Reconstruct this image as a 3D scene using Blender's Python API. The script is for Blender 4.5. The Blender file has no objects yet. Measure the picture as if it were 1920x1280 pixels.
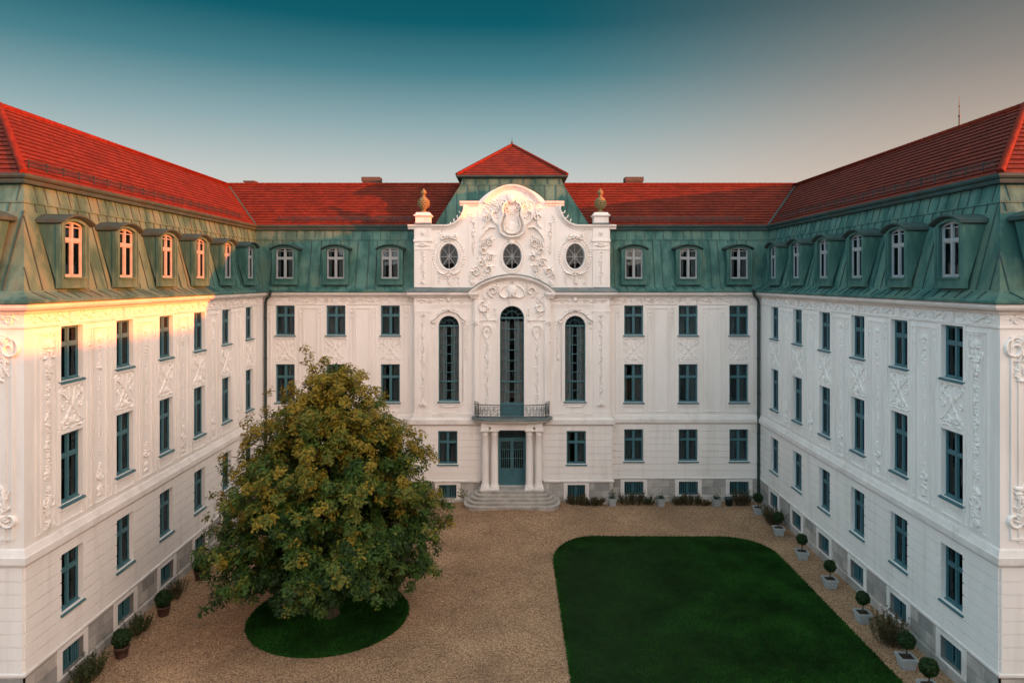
import bpy, math, random
import numpy as np
from mathutils import Vector
PI = math.pi
R = random.Random(7)
scene = bpy.context.scene
COL = scene.collection

# ------------------------------------------------------------------ helpers
KREL = [1.0]      # how boldly the carving stands out
class MB:
    """collects polygons and links them as one mesh object"""
    def __init__(s):
        s.v = []; s.f = []; s.m = []; s.sm = []; s.uv = []
    def add(s, pts, mat=0, smooth=False, uv=None):
        b = len(s.v); s.v.extend([tuple(p) for p in pts])
        s.f.append(tuple(range(b, b + len(pts)))); s.m.append(mat); s.sm.append(smooth)
        s.uv.append(uv)
    def grid(s, rows, mat=0, smooth=True, closed=False, uvs=None):
        """rows: list of equally long lists of points, shared vertices"""
        b = len(s.v); n = len(rows[0])
        for r in rows: s.v.extend([tuple(p) for p in r])
        for i in range(len(rows) - 1):
            for j in range(n if closed else n - 1):
                k = (j + 1) % n
                s.f.append((b + i*n + j, b + i*n + k, b + (i+1)*n + k, b + (i+1)*n + j))
                s.m.append(mat); s.sm.append(smooth); s.uv.append(None)
    def box(s, F, u0, u1, n0, n1, z0, z1, mat=0):
        P = F.P
        a = [P(u0,n1,z0),P(u1,n1,z0),P(u1,n1,z1),P(u0,n1,z1)]
        b = [P(u0,n0,z0),P(u1,n0,z0),P(u1,n0,z1),P(u0,n0,z1)]
        s.add([a[0],a[1],a[2],a[3]],mat); s.add([b[1],b[0],b[3],b[2]],mat)
        s.add([b[0],a[0],a[3],b[3]],mat); s.add([a[1],b[1],b[2],a[2]],mat)
        s.add([a[3],a[2],b[2],b[3]],mat); s.add([b[0],b[1],a[1],a[0]],mat)
    def bar(s, a, b, w, h, up=(0,0,1), mat=0):
        """square bar from point a to b"""
        a = Vector(a); b = Vector(b); d = (b - a).normalized(); up = Vector(up)
        if abs(d.dot(up)) > .99: up = Vector((0,1,0))
        x = d.cross(up).normalized(); y = x.cross(d).normalized()
        c = [x*w/2 + y*h/2, -x*w/2 + y*h/2, -x*w/2 - y*h/2, x*w/2 - y*h/2]
        A = [a + k for k in c]; B = [b + k for k in c]
        for i in range(4): s.add([A[i], A[(i+1)%4], B[(i+1)%4], B[i]], mat)
        s.add(A[::-1], mat); s.add(B, mat)
    def tube(s, path, r, seg=8, mat=0, cap=True):
        path = [Vector(p) for p in path]
        rr = r if isinstance(r, (list, tuple)) else [r]*len(path)
        rows = []; ref = None
        for i, p in enumerate(path):
            d = (path[min(i+1, len(path)-1)] - path[max(i-1, 0)]).normalized()
            if ref is None:
                ref = Vector((0,0,1)) if abs(d.z) < .9 else Vector((1,0,0))
            x = (ref - d*ref.dot(d)).normalized(); y = d.cross(x); ref = x
            rows.append([p + (x*math.cos(2*PI*k/seg) + y*math.sin(2*PI*k/seg))*rr[i] for k in range(seg)])
        s.grid(rows, mat, True, True)
        if cap:
            s.add(rows[0][::-1], mat); s.add(rows[-1], mat)
    def lathe(s, c, prof, seg=20, mat=0, smooth=True, sq=False):
        """prof: (radius, z) pairs; sq=True turns a square section"""
        rows = []
        for r, z in prof:
            if sq:
                rows.append([(c[0]+x*r, c[1]+y*r, c[2]+z) for x, y in ((1,1),(-1,1),(-1,-1),(1,-1))])
            else:
                rows.append([(c[0]+r*math.cos(2*PI*k/seg), c[1]+r*math.sin(2*PI*k/seg), c[2]+z) for k in range(seg)])
        s.grid(rows, mat, smooth and not sq, True)
    # ---- flat relief on a facade
    def stroke(s, F, pts, w, h, n0=0, mat=0, taper=True):
        n = len(pts); rows = []; h *= 1.05*KREL[0]*KREL[0]
        for i, (u, z) in enumerate(pts):
            a = pts[max(i-1,0)]; b = pts[min(i+1,n-1)]
            dx, dz = b[0]-a[0], b[1]-a[1]; l = math.hypot(dx, dz) or 1
            px, pz = -dz/l, dx/l
            t = i/(n-1)
            k = (.35 + .65*math.sin(PI*min(1,max(0,.12+.8*t)))) if taper else 1
            ww, hh = w*k, h*k
            rows.append([F.P(u+px*o*ww, n0+q*hh, z+pz*o*ww) for o, q in ((-.5,-.1),(-.38,.75),(0,1),(.38,.75),(.5,-.1))])
        s.grid(rows, mat, True)
        s.add(rows[0], mat); s.add(rows[-1], mat)
    def dome(s, F, u, z, ru, rz, h, rot=0, n0=0, seg=8, mat=0, point=0):
        c, sn = math.cos(rot), math.sin(rot); rows = []; h *= 1.05
        for rad, q in ((1,-.1),(.85,.6),(.45,.95)):
            row = []
            for k in range(seg):
                a = 2*PI*k/seg
                rr = rad*(1 - point*abs(math.sin(a))*.55)
                x, y = ru*rr*math.cos(a), rz*rr*math.sin(a)
                row.append(F.P(u + x*c - y*sn, n0+h*q, z + x*sn + y*c))
            rows.append(row)
        s.grid(rows, mat, True, True)
        s.add(rows[-1], mat, True)
    def build(s, name, mats, parent=None, loc=None, rot=0, label=None):
        me = s.mesh(name, mats)
        return link(name, me, parent, loc, rot, label)
    def mesh(s, name, mats):
        if not isinstance(mats, (list, tuple)): mats = [mats]
        me = bpy.data.meshes.new(name)
        me.from_pydata(s.v, [], s.f)
        for m in mats: me.materials.append(m)
        if len(mats) > 1: me.polygons.foreach_set('material_index', s.m)
        me.polygons.foreach_set('use_smooth', s.sm)
        if any(u is not None for u in s.uv):
            ul = me.uv_layers.new(name='UVMap'); flat = []
            for f, u in zip(s.f, s.uv):
                for k in range(len(f)):
                    flat.extend(u[k] if u else (0,0))
            ul.data.foreach_set('uv', flat)
        me.update()
        return me

def wloc(o):
    l = Vector(o.location)
    return l if not o.parent else l + wloc(o.parent)
def link(name, me, parent=None, loc=None, rot=0, label=None):
    """loc=None: mesh coordinates are world coordinates; parents are unrotated unless loc is local"""
    o = bpy.data.objects.new(name, me); COL.objects.link(o)
    if parent: o.parent = parent
    if loc is None:
        o.location = -wloc(parent) if parent else (0,0,0)
    else:
        o.location = loc
    o.rotation_euler = (0,0,rot)
    if label: o['label'] = label
    return o
def thing(name, label, cat, loc=(0,0,0), rot=0, group=None):
    o = bpy.data.objects.new(name, None); COL.objects.link(o)
    o.location = loc; o.rotation_euler = (0,0,rot); o.empty_display_size = .3
    return tag(o, label, cat, group)
def tag(o, label, cat, group=None, kind=None):
    o['label'] = label; o['category'] = cat
    if group: o['group'] = group
    if kind: o['kind'] = kind
    return o
class Fac:
    """a facade frame: u along the wall (to the viewer's right), n outwards, z up"""
    def __init__(s, O, U):
        s.O = Vector((O[0],O[1],0)); s.U = Vector((U[0],U[1],0)).normalized()
        s.N = Vector((s.U.y, -s.U.x, 0)); s.rot = math.atan2(s.U.y, s.U.x)
    def P(s, u, n, z): 
        p = s.O + s.U*u + s.N*n
        return (p.x, p.y, z)
class Loc:
    """local frame of a window: x right, y inwards, z up"""
    def P(s, u, n, z): return (u, -n, z)
L0 = Loc()

# ------------------------------------------------------------------ materials
def new_mat(name):
    m = bpy.data.materials.new(name); m.use_nodes = True
    nt = m.node_tree; b = nt.nodes['Principled BSDF']
    return m, nt, b
def N(nt, t, **kw):
    n = nt.nodes.new(t)
    for k, v in kw.items():
        if k.startswith('i_'): n.inputs[k[2:].replace('_',' ')].default_value = v
        else: setattr(n, k, v)
    return n
def noise_mat(name, c1, c2, scale=3, rough=.8, bump=.0, bscale=None, detail=5, spec=.3, c3=None, s3=.6, lo=.35, hi=.65, stretch=None, metallic=0):
    m, nt, b = new_mat(name); L = nt.links.new
    tc = N(nt,'ShaderNodeTexCoord'); src = tc.outputs['Object']
    if stretch:
        mp = N(nt,'ShaderNodeMapping'); mp.inputs['Scale'].default_value = stretch
        L(src, mp.inputs[0]); src = mp.outputs[0]
    n1 = N(nt,'ShaderNodeTexNoise', i_Scale=scale, i_Detail=detail, i_Roughness=.6); L(src, n1.inputs['Vector'])
    r = N(nt,'ShaderNodeValToRGB'); r.color_ramp.elements[0].position = lo; r.color_ramp.elements[1].position = hi
    r.color_ramp.elements[0].color = (*c1,1); r.color_ramp.elements[1].color = (*c2,1)
    L(n1.outputs['Fac'], r.inputs[0]); col = r.outputs[0]
    if c3:
        n2 = N(nt,'ShaderNodeTexNoise', i_Scale=s3, i_Detail=6, i_Roughness=.7); L(src, n2.inputs['Vector'])
        r2 = N(nt,'ShaderNodeValToRGB'); r2.color_ramp.elements[0].position = .5; r2.color_ramp.elements[1].position = .72
        r2.color_ramp.elements[0].color = (0,0,0,1); r2.color_ramp.elements[1].color = (1,1,1,1)
        L(n2.outputs['Fac'], r2.inputs[0])
        mx = N(nt,'ShaderNodeMixRGB'); mx.inputs['Color2'].default_value = (*c3,1)
        L(r2.outputs[0], mx.inputs[0]); L(col, mx.inputs['Color1']); col = mx.outputs[0]
    L(col, b.inputs['Base Color'])
    b.inputs['Roughness'].default_value = rough; b.inputs['Specular IOR Level'].default_value = spec
    b.inputs['Metallic'].default_value = metallic
    if bump:
        n3 = N(nt,'ShaderNodeTexNoise', i_Scale=bscale or scale*4, i_Detail=4); L(tc.outputs['Object'], n3.inputs['Vector'])
        bp = N(nt,'ShaderNodeBump', i_Strength=bump, i_Distance=.02); L(n3.outputs['Fac'], bp.inputs['Height']); L(bp.outputs[0], b.inputs['Normal'])
    return m
def flat_mat(name, c, rough=.6, spec=.4, metallic=0):
    m, nt, b = new_mat(name)
    b.inputs['Base Color'].default_value = (*c,1); b.inputs['Roughness'].default_value = rough
    b.inputs['Specular IOR Level'].default_value = spec; b.inputs['Metallic'].default_value = metallic
    return m

M_plaster = noise_mat('white_plaster', (.80,.77,.735), (.86,.83,.795), scale=.7, rough=.85, bump=.12, bscale=9, spec=.15, c3=(.73,.70,.66), s3=.35, stretch=(1,1,.35))
def add_streaks(m, col, amount=.5, scale=(2.2,2.2,.13)):
    nt = m.node_tree; L = nt.links.new; b = nt.nodes['Principled BSDF']; src = b.inputs['Base Color'].links[0].from_socket
    tc = N(nt,'ShaderNodeTexCoord'); mp = N(nt,'ShaderNodeMapping'); mp.inputs['Scale'].default_value = scale; L(tc.outputs['Object'], mp.inputs[0])
    ns = N(nt,'ShaderNodeTexNoise', i_Scale=1.6, i_Detail=4, i_Roughness=.6); L(mp.outputs[0], ns.inputs['Vector'])
    r = N(nt,'ShaderNodeValToRGB'); r.color_ramp.elements[0].position=.52; r.color_ramp.elements[1].position=.78
    r.color_ramp.elements[0].color=(0,0,0,1); r.color_ramp.elements[1].color=(amount,amount,amount,1); L(ns.outputs['Fac'], r.inputs[0])
    mx = N(nt,'ShaderNodeMixRGB'); mx.inputs['Color2'].default_value = (*col,1); L(r.outputs[0], mx.inputs[0]); L(src, mx.inputs['Color1']); L(mx.outputs[0], b.inputs['Base Color'])
add_streaks(M_plaster, (.54,.50,.45), .45, (1.1,1.1,.10))
M_relief = noise_mat('white_stucco', (.79,.76,.72), (.86,.83,.795), scale=2.5, rough=.8, spec=.2, bump=.8, bscale=11)
M_trim = noise_mat('stone_trim', (.70,.665,.63), (.79,.755,.72), scale=1.2, rough=.8, spec=.2, c3=(.60,.57,.53), s3=1.1)
M_lead = noise_mat('lead_sheet', (.10,.14,.15), (.17,.21,.21), scale=1.5, rough=.55, spec=.4, c3=(.24,.22,.17), s3=1.2)
M_copper = noise_mat('patinated_copper', (.036,.106,.096), (.090,.198,.172), scale=1.2, rough=.6, bump=.15, bscale=2, spec=.07, c3=(.110,.150,.105), s3=.6, lo=.4, hi=.6, stretch=(1,1,.4))
M_copper_dark = noise_mat('dark_copper', (.028,.062,.064), (.048,.085,.082), scale=1.2, rough=.6, spec=.08, c3=(.055,.056,.04), s3=.8)
M_frame = noise_mat('teal_paint', (.042,.130,.155), (.060,.160,.185), scale=2, rough=.45, spec=.4)
M_frame_pale = noise_mat('pale_grey_paint', (.25,.29,.31), (.33,.36,.37), scale=3, rough=.5, spec=.4)
M_iron = flat_mat('wrought_iron', (.018,.03,.032), .5, .5)
M_pipe = flat_mat('dark_pipe', (.015,.035,.032), .45, .5)
M_step = noise_mat('step_stone', (.36,.34,.31), (.50,.46,.41), scale=2.2, rough=.8, bump=.2, c3=(.25,.24,.21), s3=1.5)
M_urn = noise_mat('mossy_stone', (.13,.11,.055), (.24,.185,.085), scale=9, rough=.9, bump=.6, bscale=22, c3=(.11,.10,.05), s3=6)
M_brick = noise_mat('old_brick', (.06,.045,.036), (.10,.07,.055), scale=7, rough=.9, bump=.3)
M_curtain = noise_mat('curtain', (.42,.41,.40), (.68,.66,.63), scale=4, rough=.9, stretch=(8,8,.4))
M_pot = noise_mat('pale_concrete', (.27,.30,.31), (.38,.40,.40), scale=6, rough=.8, bump=.2, c3=(.3,.32,.3), s3=3)
M_terra = noise_mat('terracotta', (.06,.034,.026), (.10,.055,.038), scale=6, rough=.85, bump=.2)
M_soil = noise_mat('soil', (.02,.015,.01), (.045,.032,.02), scale=30, rough=1, bump=.6)
M_bark = noise_mat('bark', (.05,.038,.027), (.10,.078,.055), scale=6, rough=.95, bump=.8, bscale=14, stretch=(1,1,.25))
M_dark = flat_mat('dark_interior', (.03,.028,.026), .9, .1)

add_streaks(M_copper, (.030,.068,.07), .6, (3,3,.2))
def glass_mat():
    m, nt, b = new_mat('window_glass'); L = nt.links.new
    nt.nodes.remove(b); out = nt.nodes['Material Output']
    tr = N(nt,'ShaderNodeBsdfTransparent'); tr.inputs[0].default_value = (.58,.64,.66,1)
    gl = N(nt,'ShaderNodeBsdfGlossy'); gl.inputs['Roughness'].default_value = .03; gl.inputs[0].default_value = (.5,.64,.72,1)
    tc = N(nt,'ShaderNodeTexCoord'); ns = N(nt,'ShaderNodeTexNoise', i_Scale=1.3, i_Detail=1)
    L(tc.outputs['Object'], ns.inputs['Vector'])
    bp = N(nt,'ShaderNodeBump', i_Strength=.06, i_Distance=.1); L(ns.outputs['Fac'], bp.inputs['Height']); L(bp.outputs[0], gl.inputs['Normal'])
    fr = N(nt,'ShaderNodeFresnel', i_IOR=1.5)
    mx = N(nt,'ShaderNodeMixShader'); L(fr.outputs[0], mx.inputs[0]); L(tr.outputs[0], mx.inputs[1]); L(gl.outputs[0], mx.inputs[2])
    L(mx.outputs[0], out.inputs['Surface'])
    return m
M_glass = glass_mat()

def stone_mat():
    """grey ashlar of the plinth, laid in UV metres"""
    m, nt, b = new_mat('plinth_ashlar'); L = nt.links.new
    uv = N(nt,'ShaderNodeTexCoord')
    br = N(nt,'ShaderNodeTexBrick', i_Scale=1.0, i_Mortar_Size=.008, i_Bias=0.0, i_Brick_Width=.95, i_Row_Height=.46)
    br.inputs['Color1'].default_value = (.30,.295,.28,1); br.inputs['Color2'].default_value = (.58,.54,.49,1); br.inputs['Mortar'].default_value = (.25,.24,.22,1)
    L(uv.outputs['UV'], br.inputs['Vector'])
    ns = N(nt,'ShaderNodeTexNoise', i_Scale=1.6, i_Detail=6, i_Roughness=.7); L(uv.outputs['Object'], ns.inputs['Vector'])
    mx = N(nt,'ShaderNodeMixRGB', blend_type='MULTIPLY'); mx.inputs[0].default_value = .75
    r = N(nt,'ShaderNodeValToRGB'); r.color_ramp.elements[0].position=.3; r.color_ramp.elements[1].position=.62
    r.color_ramp.elements[0].color=(.55,.55,.55,1); r.color_ramp.elements[1].color=(1,1,1,1)
    L(ns.outputs['Fac'], r.inputs[0]); L(br.outputs['Color'], mx.inputs['Color1']); L(r.outputs[0], mx.inputs['Color2'])
    L(mx.outputs[0], b.inputs['Base Color']); b.inputs['Roughness'].default_value=.85; b.inputs['Specular IOR Level'].default_value=.2
    return m
M_stone = stone_mat()

def tile_mat():
    """clay tiles: UV u in metres along the row, v counts rows"""
    m, nt, b = new_mat('clay_roof_tiles'); L = nt.links.new
    uv = N(nt,'ShaderNodeTexCoord')
    br = N(nt,'ShaderNodeTexBrick', i_Scale=1.0, i_Mortar_Size=.012, i_Mortar_Smooth=.3, i_Bias=0.0, i_Brick_Width=.19, i_Row_Height=.5)
    br.inputs['Color1'].default_value = (.125,.017,.009,1); br.inputs['Color2'].default_value = (.185,.031,.014,1); br.inputs['Mortar'].default_value = (.085,.009,.006,1)
    L(uv.outputs['UV'], br.inputs['Vector'])
    ns = N(nt,'ShaderNodeTexNoise', i_Scale=1.1, i_Detail=6, i_Roughness=.7); L(uv.outputs['Object'], ns.inputs['Vector'])
    r = N(nt,'ShaderNodeValToRGB'); r.color_ramp.elements[0].position=.3; r.color_ramp.elements[1].position=.7
    r.color_ramp.elements[0].color=(.55,.58,.62,1); r.color_ramp.elements[1].color=(1.2,1.12,1.0,1)
    L(ns.outputs['Fac'], r.inputs[0])
    mx = N(nt,'ShaderNodeMixRGB', blend_type='MULTIPLY'); mx.inputs[0].default_value = 1
    L(br.outputs['Color'], mx.inputs['Color1']); L(r.outputs[0], mx.inputs['Color2'])
    L(mx.outputs[0], b.inputs['Base Color']); b.inputs['Roughness'].default_value=.6; b.inputs['Specular IOR Level'].default_value=.15
    bp = N(nt,'ShaderNodeBump', i_Strength=.5, i_Distance=.015); L(br.outputs['Fac'], bp.inputs['Height']); bp.invert = True
    L(bp.outputs[0], b.inputs['Normal'])
    return m
M_tile = tile_mat()
M_tile_edge_shade = noise_mat('tile_edge_shade', (.055,.010,.006), (.085,.015,.009), scale=6, rough=.8)  # dark lip faces: shadow gap under each tile course, put into the colour
M_ridge = noise_mat('ridge_tile', (.095,.012,.007), (.16,.022,.010), scale=5, rough=.8, spec=.1, bump=.3, bscale=8)

def gravel_mat():
    m, nt, b = new_mat('gravel'); L = nt.links.new
    tc = N(nt,'ShaderNodeTexCoord')
    vo = N(nt,'ShaderNodeTexVoronoi', i_Scale=27.0); L(tc.outputs['Object'], vo.inputs['Vector'])
    r = N(nt,'ShaderNodeValToRGB'); e = r.color_ramp.elements
    e[0].position=0; e[0].color=(.155,.085,.046,1); e[1].position=1; e[1].color=(.64,.45,.30,1)
    k = e.new(.4); k.color=(.35,.22,.128,1); k = e.new(.75); k.color=(.46,.30,.18,1)
    sx = N(nt,'ShaderNodeSeparateColor'); L(vo.outputs['Color'], sx.inputs[0]); L(sx.outputs[0], r.inputs[0])
    n1 = N(nt,'ShaderNodeTexNoise', i_Scale=.35, i_Detail=6, i_Roughness=.65); L(tc.outputs['Object'], n1.inputs['Vector'])
    r1 = N(nt,'ShaderNodeValToRGB'); r1.color_ramp.elements[0].position=.3; r1.color_ramp.elements[1].position=.7
    r1.color_ramp.elements[0].color=(.62,.60,.60,1); r1.color_ramp.elements[1].color=(1.06,1.04,1.0,1)
    L(n1.outputs['Fac'], r1.inputs[0])
    mx = N(nt,'ShaderNodeMixRGB', blend_type='MULTIPLY'); mx.inputs[0].default_value=1
    L(r.outputs[0], mx.inputs['Color1']); L(r1.outputs[0], mx.inputs['Color2'])
    vd = N(nt,'ShaderNodeMath', operation='MULTIPLY'); vd.inputs[1].default_value=1.0; L(vo.outputs['Distance'], vd.inputs[0])
    bp = N(nt,'ShaderNodeBump', i_Strength=.9, i_Distance=.03); bp.invert=True; L(vd.outputs[0], bp.inputs['Height'])
    L(bp.outputs[0], b.inputs['Normal']); L(mx.outputs[0], b.inputs['Base Color'])
    b.inputs['Roughness'].default_value=.9; b.inputs['Specular IOR Level'].default_value=.2
    return m
M_gravel = gravel_mat()
M_turf = noise_mat('turf', (.006,.018,.005), (.010,.026,.007), scale=2.5, rough=1, bump=.8, bscale=30, spec=.1, c3=(.012,.024,.007), s3=.5)
def blade_mat(name, c): 
    m = noise_mat(name, tuple(k*.55 for k in c), tuple(k*1.75 for k in c), scale=.45, rough=.9, spec=.03)
    return m
M_blade = [blade_mat('grass_blade_a', (.009,.054,.008)), blade_mat('grass_blade_b', (.019,.066,.010))]
def leaf_mat(name, c, tr=.35):
    m, nt, b = new_mat(name); L = nt.links.new
    b.inputs['Base Color'].default_value=(*c,1); b.inputs['Roughness'].default_value=.55; b.inputs['Specular IOR Level'].default_value=.3
    t = N(nt,'ShaderNodeBsdfTranslucent'); t.inputs[0].default_value=(*[k*1.3 for k in c],1)
    mx = N(nt,'ShaderNodeMixShader'); mx.inputs[0].default_value=tr
    L(b.outputs[0], mx.inputs[1]); L(t.outputs[0], mx.inputs[2]); L(mx.outputs[0], nt.nodes['Material Output'].inputs['Surface'])
    return m
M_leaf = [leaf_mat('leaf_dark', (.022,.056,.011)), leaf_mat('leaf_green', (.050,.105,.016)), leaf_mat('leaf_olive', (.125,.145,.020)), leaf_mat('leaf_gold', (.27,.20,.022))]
M_box = [leaf_mat('box_leaf_dark', (.016,.042,.012)), leaf_mat('box_leaf', (.028,.068,.018))]
M_shrub = [leaf_mat('shrub_leaf', (.07,.075,.026)), leaf_mat('shrub_brown', (.11,.075,.035)), leaf_mat('shrub_green', (.045,.075,.022))]
M_stem = flat_mat('stem', (.06,.045,.03), .9, .1)

# ------------------------------------------------------------------ site measures
H_CAM = 14.2
XF, YF, XN, YN = 16.0, 44.04, 15.74, 22.02     # inner corners of the court, near corners of the wings
WD = 7.9                                       # depth of each range of the building
def gz(x, y):
    return .42*math.exp(-(x*x/18 + (y-42)**2/16)) if y < 60 else 0
FB = Fac((-XF, YF), (1, 0))
FR = Fac((XF, YF), (XN-XF, YN-YF))
FL = Fac((-XN, YN), (XN-XF, YF-YN))
FER = Fac((XN, YN), (1, 0))
FEL = Fac((-XN-WD, YN), (1, 0))
LEN = math.hypot(XF-XN, YF-YN)
BX, BY = 6.24, 43.44
FC = Fac((0, BY), (1, 0))          # projecting middle of the main range, u measured from its axis

palace = thing('palace', 'white baroque palace of three wings with green copper mansards and red tiled roofs', 'palace', (0, 44, 0))

# ------------------------------------------------------------------ swept mouldings round the whole plan
PLAN = [(-XN-WD,YN),(-XN,YN),(-XF,YF),(XF,YF),(XN,YN),(XN+WD,YN),(XN+WD,YF+WD),(-XN-WD,YF+WD)]
ENDS = {0, 4}
def plan_offset(n_of_edge):
    k = len(PLAN); out = []
    def line(e):
        a = Vector(PLAN[e]); b = Vector(PLAN[(e+1) % k]); d = (b-a).normalized()
        nn = Vector((d.y, -d.x)); return a + nn*n_of_edge(e), d
    for i in range(k):
        p, d = line((i-1) % k); q, g = line(i)
        den = d.x*g.y - d.y*g.x
        t = ((q.x-p.x)*g.y - (q.y-p.y)*g.x)/den
        out.append(p + d*t)
    return out
def sweep(prof, edges, mat=0, mb=None, vrow=None, smooth=False):
    """prof: (n, z[, n at the wing ends]); extrudes it along the given plan edges, mitred"""
    mb = mb or MB(); k = len(PLAN)
    rings = []
    for p in prof:
        n = p[0]; ne = p[2] if len(p) > 2 else n
        rings.append([(q.x, q.y, p[1]) for q in plan_offset(lambda e: ne if e in ENDS else n)])
    for e in edges:
        d = (Vector(PLAN[(e+1) % k]) - Vector(PLAN[e])).normalized()
        for i in range(len(prof)-1):
            a, b = rings[i][e], rings[i][(e+1) % k]; c, dd = rings[i+1][(e+1) % k], rings[i+1][e]
            uv = None
            if vrow:
                uv = [(Vector(p[:2]).dot(d), v) for p, v in ((a,vrow[i]),(b,vrow[i]),(c,vrow[i+1]),(dd,vrow[i+1]))]
            if (Vector(a)-Vector(b)).length < 1e-4:
                mb.add([a, c, dd], mat, smooth, [uv[0], uv[2], uv[3]] if uv else None)
            else: mb.add([a, b, c, dd], mat, smooth, uv)
    return mb
ALL = range(8)
ENDK = 1.4
# mansard surface: setback as a function of height
Z_FL, Z_SEAM, Z_TOP = 13.88, 16.87, 17.52
def man_n(z): return -.06 - (z-Z_FL)/(Z_TOP-Z_FL)*.92

sweep([(0,1.40),(.055,1.42),(.085,1.46),(.085,1.53),(.035,1.57),(-.01,1.57)], ALL).build('plinth_moulding', M_trim, palace)
sweep([(0,4.96),(.05,4.98),(.05,5.06),(.17,5.09),(.17,5.31),(.13,5.33),(.05,5.52),(0,5.56)], ALL).build('string_course', M_trim, palace)
sweep([(0,12.63),(.045,12.65),(.045,12.71),(0,12.73)], ALL).build('frieze_moulding', M_trim, palace)
sweep([(0,13.10),(.08,13.12),(.10,13.19),(.34,13.26),(.40,13.34),(.40,13.44),(-.1,13.445)], ALL).build('cornice', M_trim, palace)
mb = sweep([(-.1,13.45),(.47,13.45),(.5,13.47),(.5,13.55),(.44,13.58),(.02,Z_FL-.06),(-.02,Z_FL-.01),(man_n(Z_FL),Z_FL,man_n(Z_FL)*ENDK),(man_n(Z_SEAM),Z_SEAM-.03,man_n(Z_SEAM)*ENDK),(man_n(Z_SEAM)+.035,Z_SEAM-.02,man_n(Z_SEAM)*ENDK+.035),(man_n(Z_SEAM)+.035,Z_SEAM+.03,man_n(Z_SEAM)*ENDK+.035),
       (man_n(Z_SEAM),Z_SEAM+.04,man_n(Z_SEAM)*ENDK),(man_n(Z_TOP),Z_TOP,man_n(Z_TOP)*ENDK),(-1.2,Z_TOP+.02,-1.7)], ALL)
# standing seams of the copper sheets
def zhip(d, k):
    """height up to which a seam d metres from a hip stays on its slope"""
    return Z_FL + (d/k-.06)/.92*(Z_TOP-Z_FL)
def seams(mb, F, L, clear, endk=1, hips=()):
    u = .35; i = 0
    while u < L-.2:
        blocked = any(abs(u-c) < .98 for c in clear)
        z0 = Z_FL; zm = min([99]+[zhip(abs(u-h), k) for h, k in hips]); z2 = min(zm, Z_SEAM); z3 = min([Z_TOP]+[zhip(abs(u+.2-h), k) for h, k in hips])
        if zm < Z_FL+.1: pass
        elif not blocked:
            mb.bar(F.P(u, man_n(z0)*endk+.005, z0), F.P(u, man_n(z2)*endk+.005, z2), .035, .05, up=F.N, mat=1)
        elif zm > Z_SEAM:
            mb.bar(F.P(u, man_n(16.55)*endk+.005, 16.55), F.P(u, man_n(Z_SEAM)*endk+.005, Z_SEAM), .03, .04, up=F.N, mat=1)
        if z3 > Z_SEAM+.1: mb.bar(F.P(u+.2, man_n(Z_SEAM+.04)*endk+.005, Z_SEAM+.04), F.P(u+.2, man_n(z3)*endk+.005, z3), .03, .045, up=F.N, mat=1)
        mb.bar(F.P(u+.1, .42, 13.6), F.P(u-.05, .03, Z_FL-.05), .03, .05, mat=1)
        u += .62 + .1*math.sin(i*2.3); i += 1
SIDE_U = [2.58+3.406*i for i in range(6)]                       # measured from the inner corner
BACK_U = [16-14.63, 16-11.36, 16-7.85, 16+7.85, 16+11.36, 16+14.63]
END_U = [1.75, 3.95, 6.15]
seams(mb, FB, 32, BACK_U); seams(mb, FR, LEN, SIDE_U, 1, [(LEN,ENDK)]); seams(mb, FL, LEN, [LEN-u for u in SIDE_U], 1, [(0,ENDK)])
seams(mb, FER, WD, END_U, ENDK, [(0,1),(WD,1)]); seams(mb, FEL, WD, [WD-u for u in END_U], ENDK, [(0,1),(WD,1)])
mb.build('mansard', [M_copper, M_copper_dark], palace)
EV, EVE = -.86, -1.2
sweep([(EV-.35,17.50,EVE-.35),(EV+.04,17.52,EVE+.04),(EV+.07,17.6,EVE+.07),(EV+.03,17.66,EVE+.03),(EV+.10,17.70,EVE+.10),(EV+.14,17.76,EVE+.14),(EV+.14,17.84,EVE+.14),(EV+.09,17.85,EVE+.09),(EV,17.78,EVE)], ALL).build('gutter', M_copper_dark, palace)
# tiled slopes: stepped courses
NR = 16
RZ0, RZ1 = 17.84, 20.95
prof = []; vr = []
for i in range(NR):
    t0, t1 = i/NR, (i+1)/NR
    n0 = EV + (-3.95-EV)*t0; n1 = EV + (-3.95-EV)*t1
    e0 = EVE + (-4.23-EVE)*t0; e1 = EVE + (-4.23-EVE)*t1
    z0 = RZ0 + (RZ1-RZ0)*t0; z1 = RZ0 + (RZ1-RZ0)*t1
    prof += [(n0-.025, z0-.012, e0-.025), (n0+.012, z0+.026, e0+.012), (n1-.025, z1-.012, e1-.025)]
    vr += [i, i+.001, i+1]
prof[-1] = (-3.949, RZ1, -4.23)
prof = [p for p in prof]
ROOFS = {}
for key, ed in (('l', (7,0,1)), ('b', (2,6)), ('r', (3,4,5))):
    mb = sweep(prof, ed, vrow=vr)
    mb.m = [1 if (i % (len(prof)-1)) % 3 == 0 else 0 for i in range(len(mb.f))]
    ROOFS[key] = mb.build('tiled_roof', [M_tile, M_tile_edge_shade], palace)
ring = plan_offset(lambda e: -4.23 if e in ENDS else -3.95)
ringe = plan_offset(lambda e: EVE if e in ENDS else EV)
def pt(q, z): return Vector((q[0], q[1], z))
def ridge(mb, a, b, r=.11):
    """row of overlapping half round ridge tiles from a to b"""
    a = Vector(a); b = Vector(b); n = max(1, int((b-a).length/.36)); d = (b-a)/n
    for i in range(n):
        p = a + d*i; q = a + d*(i+1.08)
        mb.tube([p, q], [r*1.02, r*1.16], 8)
def center(i): return ring[i]
rl0 = Vector((-19.69, 26.25, RZ1)); rl1 = Vector((-19.95, 47.99, RZ1))
mid = plan_offset(lambda e: -3.95)
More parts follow.
